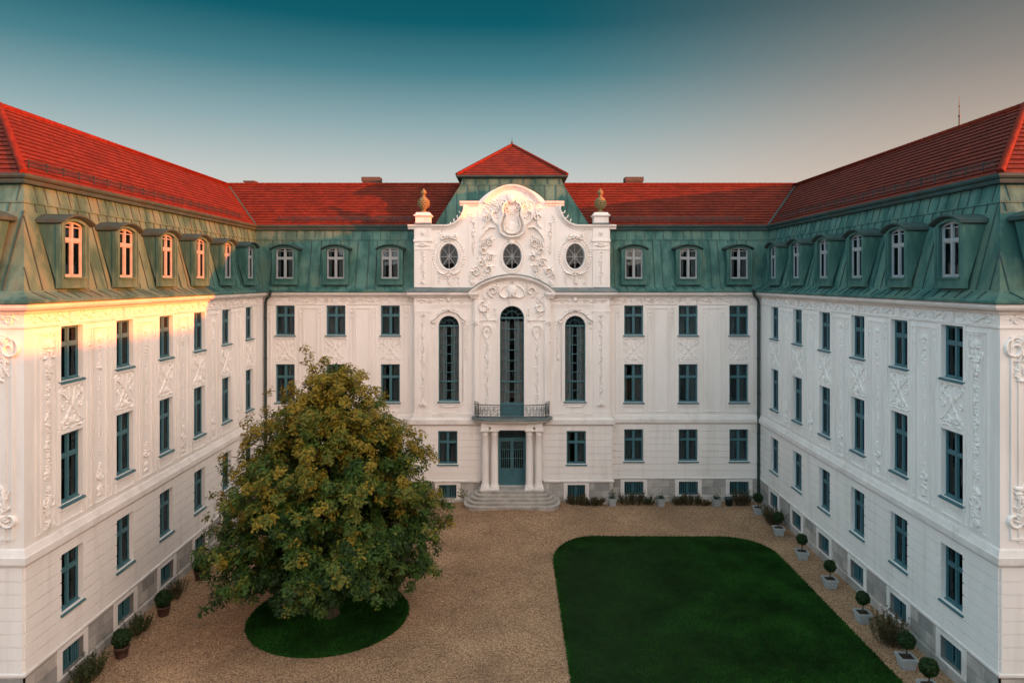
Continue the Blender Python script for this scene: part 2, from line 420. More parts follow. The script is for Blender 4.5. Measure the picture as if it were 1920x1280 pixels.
# ridge ends: intersection of the slopes
rl0 = pt(ring[1], RZ1); rl1 = pt(ring[2], RZ1); rr1 = pt(ring[3], RZ1); rr0 = pt(ring[4], RZ1)
m1 = MB(); ridge(m1, rl0, rl1); ridge(m1, pt(ringe[1], RZ0+.06), rl0, .12); ridge(m1, pt(ringe[0], RZ0+.06), rl0, .12); m1.build('ridge_tiles', M_ridge, ROOFS['l'])
m1 = MB(); ridge(m1, rl1, rr1); m1.build('ridge_tiles', M_ridge, ROOFS['b'])
m1 = MB(); ridge(m1, rr0, rr1); ridge(m1, pt(ringe[4], RZ0+.06), rr0, .12); ridge(m1, pt(ringe[5], RZ0+.06), rr0, .12); m1.build('ridge_tiles', M_ridge, ROOFS['r'])
# valleys in dark metal
m1 = MB()
m1.bar(pt(ringe[2], RZ0+.06), rl1+Vector((0,0,.04)), .12, .03); m1.bar(pt(ringe[3], RZ0+.06), rr1+Vector((0,0,.04)), .12, .03)
m1.build('valley_flashing', M_copper_dark, ROOFS['b'])
# snow guards along the eaves
def guard(F, L, a, b, key):
    m = MB(); k = 1.0
    def q(u, t, dz): return F.P(u, EV+(-3.95-EV)*t, RZ0+(RZ1-RZ0)*t+dz)
    for dz in (.13, .24, .33): m.bar(q(a,.075,dz), q(b,.075,dz), .025, .025)
    u = a
    while u <= b:
        m.bar(q(u,.075,.02), q(u,.075,.36), .03, .03); m.bar(q(u,.15,.04), q(u,.075,.32), .025, .02)
        u += .95
    m.build('snow_guard', M_iron, ROOFS[key])
guard(FR, LEN, .6, LEN-1.8, 'r'); guard(FL, LEN, 1.8, LEN-.6, 'l')
guard(FB, 32, .6, 9.4, 'b'); guard(FB, 32, 22.6, 31.4, 'b')
# chimneys
for x in (-10.1, 8.75):
    m = MB(); F = Fac((x, 49.2), (1,0))
    m.box(F, -.6, .6, -.4, .4, 18.2, 21.3); m.box(F, -.66, .66, -.46, .46, 21.3, 21.6)
    m.build('chimney', M_brick, ROOFS['b'])
m = MB(); F = Fac((-19.1, 49.9), (1,0)); m.box(F, -.35, .35, -.3, .3, 19, 21.35); m.box(F, -.42, .42, -.37, .37, 21.35, 21.45)
m.build('chimney', M_brick, ROOFS['b'])
m = MB(); p = rr0.lerp(rr1, (30.2-rr0.y)/(rr1.y-rr0.y))
m.tube([p, p+Vector((0,0,.5)), p+Vector((0,0,.52)), p+Vector((0,0,.95)), p+Vector((0,0,1.4))], [.035,.03,.022,.018,.006], 6)
m.tube([p+Vector((0,0,.48)), p+Vector((0,0,.56))], .05, 6); m.tube([p+Vector((0,0,.93)), p+Vector((0,0,.99))], .035, 6)
m.build('lightning_rod', M_iron, palace)

# ------------------------------------------------------------------ walls with real openings
def wall(mb, F, u0, u1, z0, z1, holes, n=0, depth=.28, mat=0, uv=False):
    us = sorted({u0, u1, *[h[k] for h in holes for k in (0,1) if u0 < h[k] < u1]})
    zs = sorted({z0, z1, *[h[k] for h in holes for k in (2,3) if z0 < h[k] < z1]})
    for i in range(len(us)-1):
        for j in range(len(zs)-1):
            cu, cz = (us[i]+us[i+1])/2, (zs[j]+zs[j+1])/2
            if any(h[0] < cu < h[1] and h[2] < cz < h[3] for h in holes): continue
            q = [(us[i],zs[j]),(us[i+1],zs[j]),(us[i+1],zs[j+1]),(us[i],zs[j+1])]
            mb.add([F.P(a,n,b) for a, b in q], mat, False, q if uv else None)
    for h in holes:
        kind = h[4] if len(h) > 4 else 'rect'
        ua, ub, za, zb = h[:4]; c = (ua+ub)/2; r = (ub-ua)/2
        if kind == 'skip': continue
        if zb <= z0 or za >= z1: continue
        if kind == 'rect': out = [(ua,za),(ub,za),(ub,zb),(ua,zb)]
        elif kind == 'arch':
            arc = [(c+r*math.cos(PI*k/16), zb-r+r*math.sin(PI*k/16)) for k in range(17)]
            out = [(ua,za),(ub,za)] + arc
            for k in range(16):
                cor = (ub,zb) if k < 8 else (ua,zb)
                mb.add([F.P(a,n,b) for a, b in (arc[k], cor, arc[k+1])], mat)
            mb.add([F.P(a,n,b) for a, b in (arc[8],(ub,zb),(ua,zb))], mat)
        else:
            rz = (zb-za)/2; cz = (za+zb)/2
            out = [(c+r*math.cos(2*PI*k/32), cz+rz*math.sin(2*PI*k/32)) for k in range(32)]
            for k in range(32):
                cor = [(ub,zb),(ua,zb),(ua,za),(ub,za)][k//8]
                mb.add([F.P(a,n,b) for a, b in (out[k], cor, out[(k+1)%32])], mat)
        for k in range(len(out)):
            a, b = out[k], out[(k+1) % len(out)]
            if math.dist(a, b) < 1e-6: continue
            mb.add([F.P(a[0],n,a[1]),F.P(b[0],n,b[1]),F.P(b[0],n-depth,b[1]),F.P(a[0],n-depth,a[1])], mat, kind != 'rect')
def courses(mb, F, u0, u1, holes, z0=1.57, z1=4.96, hgt=.4238, g=.045, n=0, t=.045, mat=0):
    """rusticated courses: slabs a little proud of the wall with open joints between"""
    nrow = round((z1-z0)/hgt); dz = (z1-z0)/nrow
    for r in range(nrow):
        a, b = z0+dz*r, z0+dz*(r+1)-(g if r < nrow-1 else 0)
        seg = [(u0, u1)]; cuts = sorted({x for h in holes for x in (h[2],h[3]) if a < x < b})
        lv = [a]+cuts+[b]
        for p, q in zip(lv[:-1], lv[1:]):
            c = (p+q)/2; blk = sorted((h[0],h[1]) for h in holes if h[2] < c < h[3])
            u = u0
            for x, y in blk+[(u1,u1)]:
                if x > u+1e-4:
                    mb.box(F, u, x, n, n+t, p, q, mat)
                u = max(u, y)
W_W = .615     # half width of an ordinary window
LV_TOP, LV_MID, LV_GF, LV_BAS = (10.68,12.60), (6.36,8.82), (2.58,4.63), (.42,1.27)
def holes_for(us, base=True):
    hs = []
    for u in us:
        for a, b in (LV_TOP, LV_MID, LV_GF) + ((LV_BAS,) if base else ()):
            hs.append((u-W_W, u+W_W, a, b))
    return hs
def wing_walls(F, L, us, skip=None):
    hs = holes_for(us)
    if skip: hs = hs + [(skip[0], skip[1], -1, 13.4, 'skip')]
    m = MB()
    wall(m, F, 0, L, 1.5, 13.44, [h for h in hs if h[3] > 1.5])
    courses(m, F, 0.02, L-.02, [h for h in hs if h[3] > 1.6])
    # raised surrounds and blind panels of the upper storeys
    for u in us:
        for (a, b) in (LV_TOP, LV_MID):
            for s in (-1, 1): m.box(F, u+s*(W_W+.07)-.065, u+s*(W_W+.07)+.065, 0, .035, a, b+.13)
            m.box(F, u-W_W-.0045, u+W_W+.0045, 0, .033, b, b+.128)
        m.box(F, u-W_W-.1, u+W_W+.1, 0, .07, LV_TOP[0]-.19, LV_TOP[0]-.07)
        m.box(F, u-W_W-.1, u+W_W+.1, 0, .07, LV_MID[0]-.19, LV_MID[0]-.07)
        frame(m, F, u-W_W-.02, u+W_W+.02, 5.72, 6.1, .03, .022)
        # keystone up into the frieze, voussoir joints over the ground floor
        m.add([F.P(u-.13,.06,12.74),F.P(u+.13,.06,12.74),F.P(u+.2,.12,13.1),F.P(u-.2,.12,13.1)])
        m.add([F.P(u-.13,0,12.74),F.P(u-.13,.06,12.74),F.P(u-.2,.12,13.1),F.P(u-.2,0,13.1)])
        m.add([F.P(u+.13,.06,12.74),F.P(u+.13,0,12.74),F.P(u+.2,0,13.1),F.P(u+.2,.12,13.1)])
        m.add([F.P(u-.13,0,12.74),F.P(u+.13,0,12.74),F.P(u+.13,.06,12.74),F.P(u-.13,.06,12.74)])
        for s in (-1, 1):
            c = u+s*(W_W+.42); frame(m, F, c-.14, c+.14, 5.75, 12.45, .035, .022)
    return m, hs
def frame(m, F, a, b, c, d, w=.04, t=.025, mat=0):
    t += .022; w += .008
    m.box(F, a, b, 0, t, c, c+w, mat); m.box(F, a, b, 0, t, d-w, d, mat)
    m.box(F, a, a+w, 0, t, c+w, d-w, mat); m.box(F, b-w, b, 0, t, c+w, d-w, mat)
def plinth(m, F, L, us, skip=None, n=.05, u0=0):
    hs = [(u-W_W, u+W_W, *LV_BAS) for u in us]
    if skip: hs.append((skip[0], skip[1], -1, 3, 'skip'))
    wall(m, F, u0, L, -.6, 1.42, hs, n=n, depth=.33, uv=True)
    # projecting foot
    segs = [(u0, L)] if not skip else [(u0, skip[0]), (skip[1], L)]
    for a, b in segs:
        q = [(a,-.6),(b,-.6),(b,.34),(a,.34)]
        m.add([F.P(x,n+.06,y) for x, y in q], 0, False, q)
        q = [(a,.34),(b,.34),(b,.37),(a,.37)]
        m.add([F.P(a,n+.06,.34),F.P(b,n+.06,.34),F.P(b,n,.37),F.P(a,n,.37)], 0, False, q)
SKIP = (16-BX, 16+BX)
LU = [LEN-u for u in SIDE_U]
for F, L, us, sk in ((FB,32,BACK_U,SKIP),(FR,LEN,SIDE_U,None),(FL,LEN,LU,None),(FER,WD,END_U,None),(FEL,WD,[WD-u for u in END_U],None)):
    m, hs = wing_walls(F, L, us, sk)
    # wide blind panels midway between the windows
    su = sorted(us); 
    if F in (FR, FL):
        for a, b in zip(su[:-1], su[1:]):
            c = (a+b)/2; frame(m, F, c-.42, c+.42, 5.75, 12.45, .03, .03)
        c = LEN-1.15 if F is FR else 1.15
        frame(m, F, c-.36, c+.36, 5.8, 12.4, .035, .03); frame(m, F, c-.62, c+.62, 5.72, 12.48, .025, .02)
    elif F is FB:
        for a, b in zip(su[:-1], su[1:]):
            if b-a < 5:
                c = (a+b)/2; frame(m, F, c-.46, c+.46, 5.75, 12.45, .03, .03)
    else:
        c = .72 if F is FER else WD-.72
        frame(m, F, c-.4, c+.4, 5.85, 12.4, .05, .04)
    m.build('wall', M_plaster, palace)
    if sk:
        for a, b in ((0, sk[0]), (sk[1], L)):
            m = MB(); plinth(m, F, b, [u for u in us if a < u < b], None, u0=a); m.build('plinth', M_stone, palace)
    else:
        m = MB(); plinth(m, F, L, us); m.build('plinth', M_stone, palace)
    for u in us:
        m = MB(); a, b = LV_BAS
        for s in (-1, 1): m.box(F, u+s*(W_W+.12)-.12, u+s*(W_W+.12)+.12, .04, .085, a-.1, 1.40)
        m.box(F, u-W_W, u+W_W, .04, .083, b, 1.40); m.box(F, u-W_W, u+W_W, .04, .083, a-.1, a-.02)
        m.build('plinth_window_surround', M_trim, palace)
# plain outer walls
m = MB()
for a, b in (((XN+WD,YN),(XN+WD,YF+WD)),((XN+WD,YF+WD),(-XN-WD,YF+WD)),((-XN-WD,YF+WD),(-XN-WD,YN))):
    m.add([(a[0],a[1],-.6),(b[0],b[1],-.6),(b[0],b[1],13.45),(a[0],a[1],13.45)])
m.build('outer_wall', M_plaster, palace)
# floors inside
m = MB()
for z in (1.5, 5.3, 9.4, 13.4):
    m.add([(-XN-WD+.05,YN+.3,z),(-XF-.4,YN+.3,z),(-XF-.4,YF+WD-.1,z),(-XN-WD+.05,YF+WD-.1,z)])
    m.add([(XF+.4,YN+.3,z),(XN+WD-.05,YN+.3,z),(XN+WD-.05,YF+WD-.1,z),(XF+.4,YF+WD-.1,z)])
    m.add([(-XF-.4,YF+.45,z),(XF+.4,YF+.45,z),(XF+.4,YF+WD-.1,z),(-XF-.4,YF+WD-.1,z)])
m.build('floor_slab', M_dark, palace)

# ------------------------------------------------------------------ windows
def curtain_mesh(w, h, seed, y0=.42, amp=.03):
    m = MB(); r = random.Random(seed)
    for s in (-1, 1):
        cw = w*r.uniform(.16,.44); n = 14; top = []; bot = []
        for i in range(n+1):
            x = s*(w/2 - .02 - cw*i/n); y = y0 + amp*math.sin(i*1.9+seed)
            top.append((x,y,h-.03)); bot.append((x*(1.0) ,y+.01,.03))
        m.grid([bot, top])
    return m.mesh('curtain', M_curtain)
def casement(w, h, tz, arched=0, yb=.14):
    """two leaves with transom lights; w,h clear opening; returns frame mesh and pane mesh"""
    m = MB(); B = lambda a,b,c,d,y0,y1: m.box(L0, a, b, -y1, -y0, c, d)
    f = .062
    hh = h-arched
    B(-w/2, -w/2+f, 0, hh, yb, yb+.09); B(w/2-f, w/2, 0, hh, yb, yb+.09)
    B(-w/2+f, w/2-f, 0, f, yb, yb+.09)
    if not arched: B(-w/2+f, w/2-f, h-f, h, yb, yb+.09)
    B(-.055, .055, f, h-f, yb-.02, yb+.08)
    B(-w/2+f, -.055, tz-.055, tz+.055, yb-.025, yb+.08); B(.055, w/2-f, tz-.055, tz+.055, yb-.025, yb+.08)
    for s in (-1, 1):
        x0, x1 = (f, w/2-.055) if s > 0 else (.055-w/2+.02, -f)
        x0, x1 = (.055, w/2-f) if s > 0 else (f-w/2, -.055)
        for a, b in ((f, tz-.055), (tz+.055, hh-f)):
            g = .036
            B(x0, x0+g, a, b, yb+.015, yb+.07); B(x1-g, x1, a, b, yb+.015, yb+.07)
            B(x0+g, x1-g, a, a+g, yb+.015, yb+.07); B(x0+g, x1-g, b-g, b, yb+.015, yb+.07)
    if arched:
        n = 12; R_ = ((w/2)**2+arched**2)/(2*arched); cz = h-R_
        a0 = math.asin(w/2/R_)
        for k in range(n):
            a, b = -a0+2*a0*k/n, -a0+2*a0*(k+1)/n
            o = [(R_*math.sin(x), cz+R_*math.cos(x)) for x in (a,b)]; i_ = [((R_-f*1.2)*math.sin(x), cz+(R_-f*1.2)*math.cos(x)) for x in (a,b)]
            m.add([L0.P(o[0][0],-yb,o[0][1]),L0.P(o[1][0],-yb,o[1][1]),L0.P(i_[1][0],-yb,i_[1][1]),L0.P(i_[0][0],-yb,i_[0][1])])
            m.add([L0.P(i_[0][0],-yb,i_[0][1]),L0.P(i_[1][0],-yb,i_[1][1]),L0.P(i_[1][0],-yb-.09,i_[1][1]),L0.P(i_[0][0],-yb-.09,i_[0][1])])
    p = MB(); p.box(L0, -w/2+.03, w/2-.03, -yb-.05, -yb-.045, .03, h-.03)
    return m, p.mesh('pane', M_glass)
def sill_mesh(w):
    m = MB(); a = w/2+.07
    pr = [(.16,.05),(-.11,-.045),(-.11,-.10),(-.09,-.105),(-.09,-.07),(-.0,-.06)]   # y, z
    for i in range(len(pr)-1):
        (y0,z0),(y1,z1) = pr[i], pr[i+1]
        ax = a if y0 < 0.0 and y1 < 0.1 else w/2
        ax0 = w/2 if y0 > 0 else a; ax1 = w/2 if y1 > 0 else a
        if i == 0: 
            m.add([(-w/2,.16,.045),(w/2,.16,.045),(w/2,0,-.018),(-w/2,0,-.018)])
            m.add([(-a,0,-.018),(a,0,-.018),(a,-.11,-.045),(-a,-.11,-.045)]); continue
        m.add([(-a,y0,z0),(a,y0,z0),(a,y1,z1),(-a,y1,z1)])
    for s in (-1,1): m.add([(s*a,0,-.018),(s*a,-.11,-.045),(s*a,-.11,-.10),(s*a,0,-.06)])
    return m.mesh('window_sill', M_frame)
SIZES = {}
for key, (a, b) in (('top',LV_TOP),('mid',LV_MID),('gf',LV_GF)):
    w, h = 2*W_W, b-a
    fm, pm = casement(w, h, h*.66)
    SIZES[key] = (fm.mesh('window', M_frame), pm, sill_mesh(w), [curtain_mesh(w, h, s) for s in range(4)])
# cellar window with bars
a, b = LV_BAS; w, h = 2*W_W, b-a
m = MB()
for x0, x1, z0, z1 in ((-w/2,-w/2+.08,0,h),(w/2-.08,w/2,0,h),(-w/2+.08,w/2-.08,0,.08),(-w/2+.08,w/2-.08,h-.08,h),(-.06,.06,.08,h-.08)):
    m.box(L0, x0, x1, -.26, -.17, z0, z1)
g = MB()
for k in range(-4, 5):
    if k: g.box(L0, k*.115-.022, k*.115+.022, -.15, -.11, .02, h-.02)
g.box(L0, -w/2+.02, w/2-.02, -.16, -.15, .05, .1)
p = MB(); p.box(L0, -w/2+.04, w/2-.04, -.23, -.225, .04, h-.04)
SIZES['bas'] = (m.mesh('window', M_frame), p.mesh('pane', M_glass), None, g.mesh('window_grille', M_frame))
NWIN = [0]
def put_window(F, u, z, key, n=0):
    me, pm, sm, cm = SIZES[key]
    o = link('window', me, palace, Vector(F.P(u,n,z))-palace.location, F.rot)
    link('pane', pm, o, (0,0,0))
    if sm: link('window_sill', sm, o, (0,0,0))
    if key == 'bas': link('window_grille', cm, o, (0,0,0))
    else: link('curtain', cm[NWIN[0] % 4], o, (0,0,0))
    NWIN[0] += 1
    return o
VISIBLE_END = set()
for F, us in ((FR,SIDE_U),(FL,LU),(FB,BACK_U),(FER,END_U),(FEL,[WD-u for u in END_U])):
    for u in us:
        for key, lv in (('top',LV_TOP),('mid',LV_MID),('gf',LV_GF),('bas',LV_BAS)):
            put_window(F, u, lv[0], key, .05 if key == 'bas' else 0)
# dormers
DW, DH = 1.2, 1.95
def dormer_meshes():
    zb, zt = 13.93, 16.42
    m = MB(); ow = .80; iw = DW/2-.03; z0, z1 = 14.33-zb, 16.31-zb; hb = zt-zb
    # front board with the opening (segment-arched), standing at y = -.04
    arc = []; s = .13; R_ = (iw**2+s*s)/(2*s); a0 = math.asin(iw/R_)
    for k in range(13):
        a = -a0+2*a0*k/12; arc.append((R_*math.sin(a), z1-R_+R_*math.cos(a)))
    def q(pts, y=-.05): m.add([(x,y,z) for x, z in pts])
    s2 = .24; R2 = (ow**2+s2*s2)/(2*s2); a2 = math.asin(ow/R2)
    top = [(R2*math.sin(-a2+2*a2*k/12), hb-R2+R2*math.cos(-a2+2*a2*k/12)) for k in range(13)]
    q([(-ow,0),(ow,0),(ow,z0),(-ow,z0)]); q([(-ow,z0),(-iw,z0),arc[0],top[0]]); q([(iw,z0),(ow,z0),top[-1],arc[-1]])
    for k in range(12): q([arc[k],arc[k+1],top[k+1],top[k]])
    rim = [(-iw,z0)]+arc+[(iw,z0)]
    for k in range(len(rim)):
        a, b = rim[k], rim[(k+1) % len(rim)]
        m.add([(a[0],-.05,a[1]),(b[0],-.05,b[1]),(b[0],.16,b[1]),(a[0],.16,a[1])])
    # raised flat moulding round the front
    for x in (-ow, ow-.1): m.box(L0, x, x+.1, .05, .085, 0, top[0][1]-.02)
    m.box(L0, -ow+.1, ow-.1, .05, .08, 0, .09); m.box(L0, -iw-.06, iw+.06, .05, .11, z0-.07, z0-.005)
    # cheeks run back into the slope
    for sx in (-1, 1):
        m.add([(sx*ow,-.05,0),(sx*ow,.06,0),(sx*ow,.75,top[0][1]-.0),(sx*ow,-.05,top[0][1])])
        m.box(L0, sx*(ow+.012)-.012, sx*(ow+.012)+.012, -.12, .05, 0, top[0][1])
    r = MB(); ov = .83; s3 = .22; R3 = (ov**2+s3*s3)/(2*s3); a3 = math.asin(ov/R3)
    hood = [(R3*math.sin(-a3+2*a3*k/14), hb+.03-R3+R3*math.cos(-a3+2*a3*k/14)) for k in range(15)]
    pts = [(-ov-.08, hood[0][1]-.03)] + hood + [(ov+.08, hood[-1][1]-.03)]
    yf, yk = -.24, .95
    lay = [(.0,-.13,-.02),(.05,-.2,-.02),(.1,yf,0)]
    for k in range(len(pts)-1):
        a, b = pts[k], pts[k+1]
        r.add([(a[0],yf,a[1]+.10),(b[0],yf,b[1]+.10),(b[0],yk,b[1]+.13),(a[0],yk,a[1]+.13)])
        r.add([(a[0],yf,a[1]+.04),(b[0],yf,b[1]+.04),(b[0],yf,b[1]+.10),(a[0],yf,a[1]+.10)])
        r.add([(a[0],-.17,a[1]),(b[0],-.17,b[1]),(b[0],yf,b[1]+.04),(a[0],yf,a[1]+.04)])
        r.add([(a[0],-.04,a[1]-.05),(b[0],-.04,b[1]-.05),(b[0],-.17,b[1]),(a[0],-.17,a[1])])
    for e in (pts[0], pts[-1]):
        r.add([(e[0],yf,e[1]+.10),(e[0],yf,e[1]+.04),(e[0],-.17,e[1]),(e[0],yk,e[1]),(e[0],yk,e[1]+.13)])
        sx = 1 if e[0] > 0 else -1
        r.add([(e[0],-.17,e[1]),(sx*ow,-.04,e[1]-.05),(sx*ow,yk,e[1]-.05),(e[0],yk,e[1])])
    fm, pm = casement(2*iw, z1-z0, (z1-z0)*.66, arched=.13, yb=.085)
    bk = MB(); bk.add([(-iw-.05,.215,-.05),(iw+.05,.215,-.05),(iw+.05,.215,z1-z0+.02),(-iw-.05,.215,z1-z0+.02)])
    return m.mesh('dormer', M_copper), r.mesh('dormer_hood', M_copper_dark), fm.mesh('dormer_window', M_frame_pale), pm, z0, curtain_mesh(2*iw, z1-z0-.2, 3, .18, .015), bk.mesh('dormer_backing', M_dark)
DM = dormer_meshes()
def put_dormer(F, u):
    o = link('dormer', DM[0], palace, Vector(F.P(u,.10,13.93))-palace.location, F.rot)
    link('dormer_hood', DM[1], o, (0,0,0))
    link('dormer_window', DM[2], o, (0,0,DM[4])); link('pane', DM[3], o, (0,0,DM[4])); link('curtain', DM[5], o, (0,0,DM[4])); link('dormer_backing', DM[6], o, (0,0,DM[4]))
for F, us in ((FR,SIDE_U),(FL,LU),(FB,BACK_U)):
    for u in us: put_dormer(F, u)
for u in END_U: put_dormer(FER, u); put_dormer(FEL, WD-u)

# ------------------------------------------------------------------ projecting middle
m = MB()
HA = [(-4.02-.655, -4.02+.655, 6.52, 11.97, 'arch'), (4.02-.655, 4.02+.655, 6.52, 11.97, 'arch')]
HG = [(s*4.08-W_W, s*4.08+W_W, 2.58, 4.68) for s in (-1,1)]
HB = [(s*4.08-.56, s*4.08+.56, .42, 1.27) for s in (-1,1)]
DOOR = (-.88, .88, 1.15, 4.72)
CW = 2.44; CN = .22
HC = (-.765, .765, 5.62, 12.60, 'arch')
mid_hole = (-CW, CW, 5.45, 13.44, 'skip')
wall(m, FC, -BX, BX, 5.0, 13.44, HA+[mid_hole])
HGF = HG+[DOOR]
wall(m, FC, -BX-.13, BX+.13, 1.5, 5.0, HGF, n=.10)
courses(m, FC, -BX-.11, BX+.11, HGF, n=.10)
wall(m, FC, -CW, CW, 5.45, 13.5, [HC], n=CN)
for s in (-1, 1):
    m.add([FC.P(s*CW,0,5.45),FC.P(s*CW,CN,5.45),FC.P(s*CW,CN,13.5),FC.P(s*CW,0,13.5)])
    m.add([FC.P(s*BX,0,5.0),FC.P(s*BX,-.8,5.0),FC.P(s*BX,-.8,13.45),FC.P(s*BX,0,13.45)])
    m.add([FC.P(s*(BX+.13),.1,-.4),FC.P(s*(BX+.13),-.8,-.4),FC.P(s*(BX+.13),-.8,5.1),FC.P(s*(BX+.13),.1,5.1)])
# tympanum of the segmental pediment
SEG_H, SEG_S = 2.66, 1.02; SEG_R = (SEG_H**2+SEG_S**2)/(2*SEG_S); SEG_C = 13.42+SEG_S-SEG_R
def seg_z(u, off=0): return SEG_C + math.sqrt(max(0,(SEG_R+off)**2-u*u))
for k in range(24):
    a, b = -CW+2*CW*k/24, -CW+2*CW*(k+1)/24
    m.add([FC.P(a,CN,13.5),FC.P(b,CN,13.5),FC.P(b,CN,max(13.5,seg_z(b))),FC.P(a,CN,max(13.5,seg_z(a)))])
# window surrounds, pilasters, panels
def arch_frame(m, F, c, r, za, zs, w, t, n=0):
    for s in (-1, 1): m.box(F, c+s*(r+w/2)-w/2, c+s*(r+w/2)+w/2, n, n+t, za, zs)
    for k in range(20):
        a, b = PI*k/20, PI*(k+1)/20; q = lambda rr, x: (c+rr*math.cos(x), zs+rr*math.sin(x))
        A, B_, C_, D = q(r,a), q(r+w,a), q(r+w,b), q(r,b)
        m.add([F.P(*(A[0],n+t,A[1])),F.P(B_[0],n+t,B_[1]),F.P(C_[0],n+t,C_[1]),F.P(D[0],n+t,D[1])], 0, True)
        m.add([F.P(B_[0],n+t,B_[1]),F.P(B_[0],n,B_[1]),F.P(C_[0],n,C_[1]),F.P(C_[0],n+t,C_[1])], 0, True)
        m.add([F.P(A[0],n,A[1]),F.P(A[0],n+t,A[1]),F.P(D[0],n+t,D[1]),F.P(D[0],n,D[1])], 0, True)
for s in (-1, 1):
    c = s*4.02
    arch_frame(m, FC, c, .655, 6.52, 11.315, .11, .05); arch_frame(m, FC, c, .86, 6.52, 11.315, .05, .03)
    m.box(FC, c-.75, c+.75, 0, .08, 6.33, 6.45); frame(m, FC, c-.62, c+.62, 5.8, 6.2, .03, .02)
    # corner pilaster
    p = s*5.66
    m.box(FC, p-.5, p+.5, 0, .07, 5.75, 12.63); m.box(FC, p-.56, p+.56, 0, .11, 5.5, 5.95); m.box(FC, p-.56, p+.56, 0, .11, 12.2, 12.3)
    for q, w in ((p,.3),):
        for a, b, c0, d in ((q-w,q-w+.03,6.3,12.0),(q+w-.03,q+w,6.3,12.0),(q-w+.03,q+w-.03,6.3,6.33),(q-w+.03,q+w-.03,11.97,12.0)):
            m.box(FC, a, b, .07, .09, c0, d)
    # strip beside the middle bay
    for x in (s*2.75, s*3.1): m.box(FC, x-.04, x+.04, 0, .03, 6.3, 12.2)
    # middle bay pilasters
    x = s*1.58
    m.box(FC, x-.42, x-.38, CN, CN+.03, 6.3, 11.3); m.box(FC, x+.38, x+.42, CN, CN+.03, 6.3, 11.3)
    m.box(FC, x-.5, x+.5, CN, CN+.05, 6.05, 6.2); m.box(FC, x-.55, x+.6, CN, CN+.07, 11.66, 11.74)
    m.box(FC, s*2.2-.15, s*2.2+.15, CN, CN+.09, 6.0, 13.2)
arch_frame(m, FC, 0, .765, 5.62, 11.835, .12, .06, CN); arch_frame(m, FC, 0, .95, 5.62, 11.835, .05, .03, CN)
m.add([FC.P(-.13,CN+.13,12.6),FC.P(.13,CN+.13,12.6),FC.P(.2,CN+.18,13.05),FC.P(-.2,CN+.18,13.05)])
for s in (-1,1): m.add([FC.P(s*.13,CN,12.6),FC.P(s*.13,CN+.13,12.6),FC.P(s*.2,CN+.18,13.05),FC.P(s*.2,CN,13.05)])
m.add([FC.P(-.2,CN,13.05),FC.P(.2,CN,13.05),FC.P(.2,CN+.18,13.05),FC.P(-.2,CN+.18,13.05)])
for s in (-1,1):
    for a, b in ((2.44,BX+.0),): 
        lo, hi = (a, b) if s > 0 else (-b, -a)
        m.box(FC, lo, hi, 0, .05, 12.63, 12.73); m.box(FC, lo, hi, 0, .03, 12.5, 12.55)
m.build('wall', M_plaster, palace)
# its plinth
m = MB()
wall(m, FC, -BX-.18, BX+.18, -.5, 1.42, HB+[(-.88,.88,1.15,3,'skip')], n=.15, depth=.33, uv=True)
for s in (-1, 1): m.add([FC.P(s*(BX+.18),.15,-.5),FC.P(s*(BX+.18),-.6,-.5),FC.P(s*(BX+.18),-.6,1.42),FC.P(s*(BX+.18),.15,1.42)], 0, False, [(0,-.5),(.75,-.5),(.75,1.42),(0,1.42)])
for s in (-1, 1):
    a, b = (2.6, BX+.24) if s > 0 else (-BX-.24, -2.6)
    q = [(a,-.5),(b,-.5),(b,.34),(a,.34)]; m.add([FC.P(x,.21,y) for x, y in q], 0, False, q)
    m.add([FC.P(a,.21,.34),FC.P(b,.21,.34),FC.P(b,.15,.37),FC.P(a,.15,.37)], 0, False, q)
m.build('plinth', M_stone, palace)
for s in (-1,1):
    m = MB(); u = s*4.08
    for q in (-1, 1): m.box(FC, u+q*.68-.12, u+q*.68+.12, .14, .185, .32, 1.40)
    m.box(FC, u-.56, u+.56, .14, .183, 1.27, 1.40); m.box(FC, u-.56, u+.56, .14, .183, .32, .40)
    m.build('plinth_window_surround', M_trim, palace)
# mouldings that return round the projection
def block_sweep(prof, hw, y0=0, gap=None, mat=0, sides=(-1,1)):
    """profile (n,z) along the front of the projection with returns at both ends"""
    m = MB()
    for i in range(len(prof)-1):
        (n0,z0),(n1,z1) = prof[i], prof[i+1]
        spans = [(-1,1)] if not gap else [(-1,0),(0,1)]
        if gap:
            for s in sides:
                m.add([FC.P(s*gap,y0+n0,z0),FC.P(s*(hw+n0),y0+n0,z0),FC.P(s*(hw+n1),y0+n1,z1),FC.P(s*gap,y0+n1,z1)])
        else:
            m.add([FC.P(-hw-n0,y0+n0,z0),FC.P(hw+n0,y0+n0,z0),FC.P(hw+n1,y0+n1,z1),FC.P(-hw-n1,y0+n1,z1)])
        for s in sides:
            m.add([FC.P(s*(hw+n0),y0+n0,z0),FC.P(s*(hw+n0),-.9,z0),FC.P(s*(hw+n1),-.9,z1),FC.P(s*(hw+n1),y0+n1,z1)])
    return m
